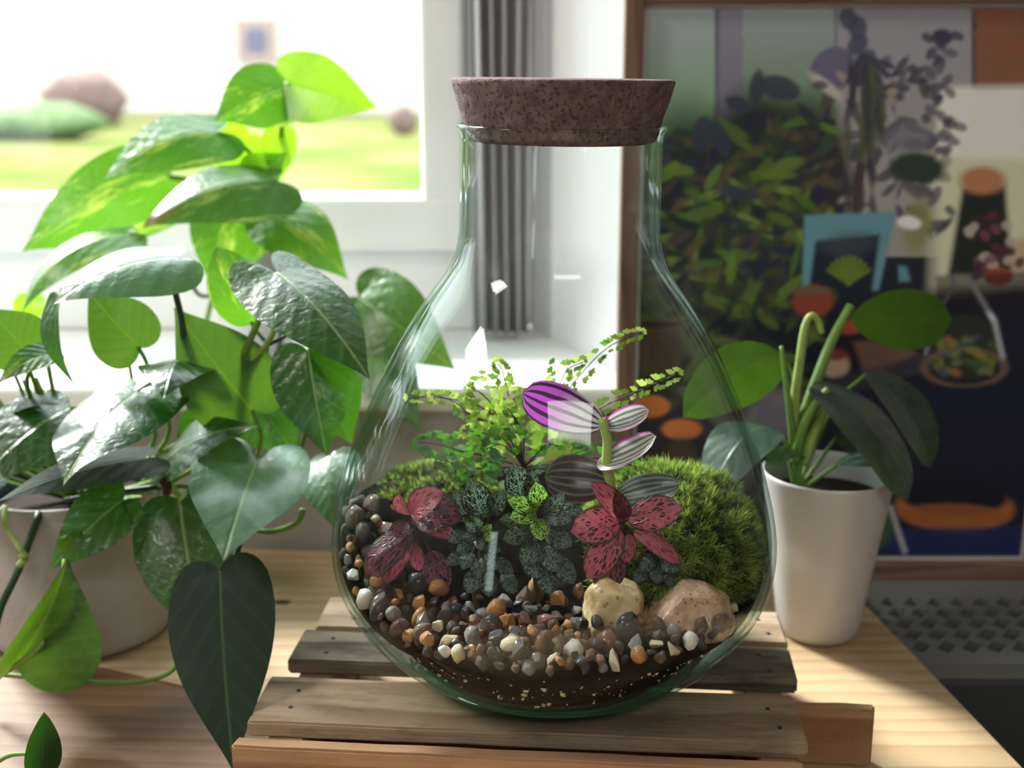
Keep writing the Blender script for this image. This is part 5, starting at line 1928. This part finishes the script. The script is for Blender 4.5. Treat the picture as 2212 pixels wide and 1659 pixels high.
# dark leafy fittonia low on the right, between pink one and moss
fg3, c5, g5 = plant_root('green_fittonia', 1420, 1215, .588, 'shaded dark nerve plant under the moss, above the pinkish rock')
tube('stem', rel([c5, g5], fg3), .0012, .0014, MAT['stem_brown'], fg3)
for b, t_, w in (((1415, 1200), (1380, 1232), 40), ((1425, 1205), (1470, 1232), 44), ((1420, 1215), (1420, 1262), 44), ((1400, 1220), (1370, 1258), 36), ((1440, 1215), (1450, 1272), 40), ((1425, 1195), (1450, 1180), 36)):
    small_leaf(fg3, b, t_, w, .586, 'fit_green', (rp.uniform(-.3, .3), -1, .4), stalk=c5, cup=.1)

# tradescantia with striped leaves
td, c6, g6 = plant_root('tradescantia', 1315, 1060, .612, 'purple and pale striped wandering plant rising above the moss in the jar')
SY = .606
tube('stem', rel([atY(1300, 905, SY), atY(1312, 950, SY), atY(1312, 1000, SY), atY(1318, 1080, SY + .004), g6], td), .0023, .0036, MAT['stem_pale'], td, 10)
for b, t_, w, mt, dY, N, kw in (
        ((1302, 918), (1128, 848), 104, 'trad_purple', -.012, (.1, -1, .25), dict(arch=-.10, cup=.35)),
        ((1304, 922), (1402, 886), 56, 'trad_white', -.006, (.0, -.8, .7), dict(arch=-.16, cup=-.6)),
        ((1308, 918), (1318, 906), 34, 'trad_purple', .004, (.2, -1, .4), dict(arch=.1)),
        ((1288, 1006), (1418, 942), 62, 'trad_white', -.022, (-.25, -.75, .65), dict(arch=-.12, cup=-.5)),
        ((1316, 1042), (1176, 1028), 112, 'trad_olive', .004, (0, -1, .4), dict(arch=.1, cup=.2)),
        ((1330, 1076), (1470, 1046), 74, 'trad_grey', -.010, (.1, -.9, .6), dict(arch=.14, cup=.2)),
        ((1322, 1000), (1350, 960), 44, 'trad_grey', .012, (0, -1, .4), dict(arch=.1))):
    small_leaf(td, b, t_, w, SY, mt, N, dY=dY, wp=.55, tp=.5, nu=8, nv=14, **kw)

# maidenhair fern
fern, c7, g7 = plant_root('maidenhair_fern', 1130, 1000, .655, 'lacy bright green maidenhair fern rising at the back of the jar')
# leaflet: a small fan with a wavy outer edge
lv, lf, luv = [], [], []
lv.append(Vector((0, 0, 0)))
luv.append((.5, 0))
for i in range(9):
    a = math.radians(-58 + 116 * i / 8)
    rr = 1 + .10 * math.sin(i * 2.7)
    lv.append(Vector((math.sin(a) * rr * .62, math.cos(a) * rr * .55, -.04)))
    luv.append((i / 8, .55))
for i in range(9):
    a = math.radians(-58 + 116 * i / 8)
    rr = 1 + .12 * math.sin(i * 2.1 + .6)
    lv.append(Vector((math.sin(a) * rr, math.cos(a) * rr, .05 * math.sin(i * 1.7))))
    luv.append((i / 8, 1))
for i in range(8):
    lf.append((0, 1 + i, 2 + i))
    lf.append((1 + i, 10 + i, 11 + i, 2 + i))


def fan_mesh(nm, mat):
    me = bpy.data.meshes.new(nm)
    me.from_pydata([tuple(p) for p in lv], [], lf)
    ul = me.uv_layers.new(name='UVMap')
    fl_ = []
    for lp in me.loops:
        fl_ += luv[lp.vertex_index]
    ul.data.foreach_set('uv', fl_)
    me.materials.append(mat)
    me.polygons.foreach_set('use_smooth', [True] * len(me.polygons))
    return me


FAN = fan_mesh('leaflet', MAT['fern'])
FAND = fan_mesh('leaflet_dark', MAT['fern_dark'])
rf = random.Random(41)
total = 0


def leaflet(frond, p, d, N, s, me):
    global total
    y = d.normalized()
    z = (N - y * N.dot(y)).normalized()
    x = y.cross(z)
    o = bpy.data.objects.new('leaflet', me)
    COL.objects.link(o)
    o.parent = frond
    M_ = Matrix((x, y, z)).transposed().to_4x4()
    M_.translation = p - fern.location
    o.matrix_local = M_ @ Matrix.Scale(s, 4)
    total += 1


def frond(pts, n, size, me, sub=0, start=.25):
    P = [atY(*q_) for q_ in pts]
    fr_ = tube('frond', rel(P, fern), .0005, .00025, MAT['frond_stem'], fern, 5)
    C = cat_rom(P, 10)
    for k in range(n):
        f_ = start + (1 - start) * k / max(1, n - 1)
        i = min(len(C) - 2, int(f_ * (len(C) - 1)))
        d = (C[i + 1] - C[i]).normalized()
        Nn = Vector((rf.uniform(-.3, .3), -.8, rf.uniform(.3, .9)))
        side = d.cross(Nn).normalized() * (1 if k % 2 else -1)
        dirv = (side + d * rf.uniform(.2, .9) + Vector((0, 0, rf.uniform(-.2, .2)))).normalized() if k < n - 1 else d
        s = size * (1.05 - .4 * f_) * rf.uniform(.8, 1.2)
        base = C[i] + dirv * s * .55
        if sub and f_ < .8:
            base = C[i] + dirv * s * 2.6 * rf.uniform(.0, 1.0) + Vector((0, rf.uniform(-.006, .006), rf.uniform(-.002, .003)))
        leaflet(fr_, base, dirv, Nn, s, me)


G = (1130, 1010, .655)
frond([G, (1100, 930, .652), (1040, 880, .646), (960, 860, .640), (880, 858, .634)], 30, .0043, FAN)
frond([G, (1120, 930, .655), (1100, 860, .655), (1085, 800, .655), (1075, 786, .655)], 16, .0042, FAN, start=.5)
frond([G, (1160, 930, .660), (1220, 850, .662), (1290, 770, .662), (1340, 735, .660), (1386, 718, .660)], 32, .0042, FAN, start=.2)
frond([G, (1200, 950, .655), (1300, 880, .650), (1390, 840, .648), (1466, 806, .645)], 30, .0046, FAN, start=.3)
frond([G, (1090, 930, .645), (1020, 900, .640), (985, 870, .638), (930, 850, .636)], 26, .0043, FAN)
frond([G, (1110, 900, .650), (1110, 860, .648), (1140, 850, .646)], 38, .0042, FAN, 2)
frond([G, (1080, 900, .650), (1040, 850, .648), (1010, 840, .646)], 38, .0040, FAN, 2)
frond([G, (1170, 900, .650), (1200, 850, .648), (1225, 800, .648), (1260, 782, .648)], 38, .0038, FAN, 2)
frond([G, (1090, 950, .640), (1040, 935, .634), (1000, 930, .630)], 42, .0042, FAN, 2)
frond([G, (1130, 940, .645), (1110, 900, .640), (1095, 880, .638)], 42, .0044, FAN, 2, .1)
frond([G, (1160, 980, .640), (1180, 960, .634), (1215, 965, .630)], 12, .0075, FAN, 0, .3)
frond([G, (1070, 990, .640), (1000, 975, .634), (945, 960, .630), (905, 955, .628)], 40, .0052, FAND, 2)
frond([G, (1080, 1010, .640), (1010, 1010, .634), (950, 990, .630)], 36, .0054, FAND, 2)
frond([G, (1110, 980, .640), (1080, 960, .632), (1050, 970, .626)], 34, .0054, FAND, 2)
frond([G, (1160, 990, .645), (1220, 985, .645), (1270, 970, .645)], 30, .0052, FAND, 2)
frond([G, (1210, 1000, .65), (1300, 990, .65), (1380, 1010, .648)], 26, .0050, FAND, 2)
print('leaflets', total, 'pebbles', len(placed))
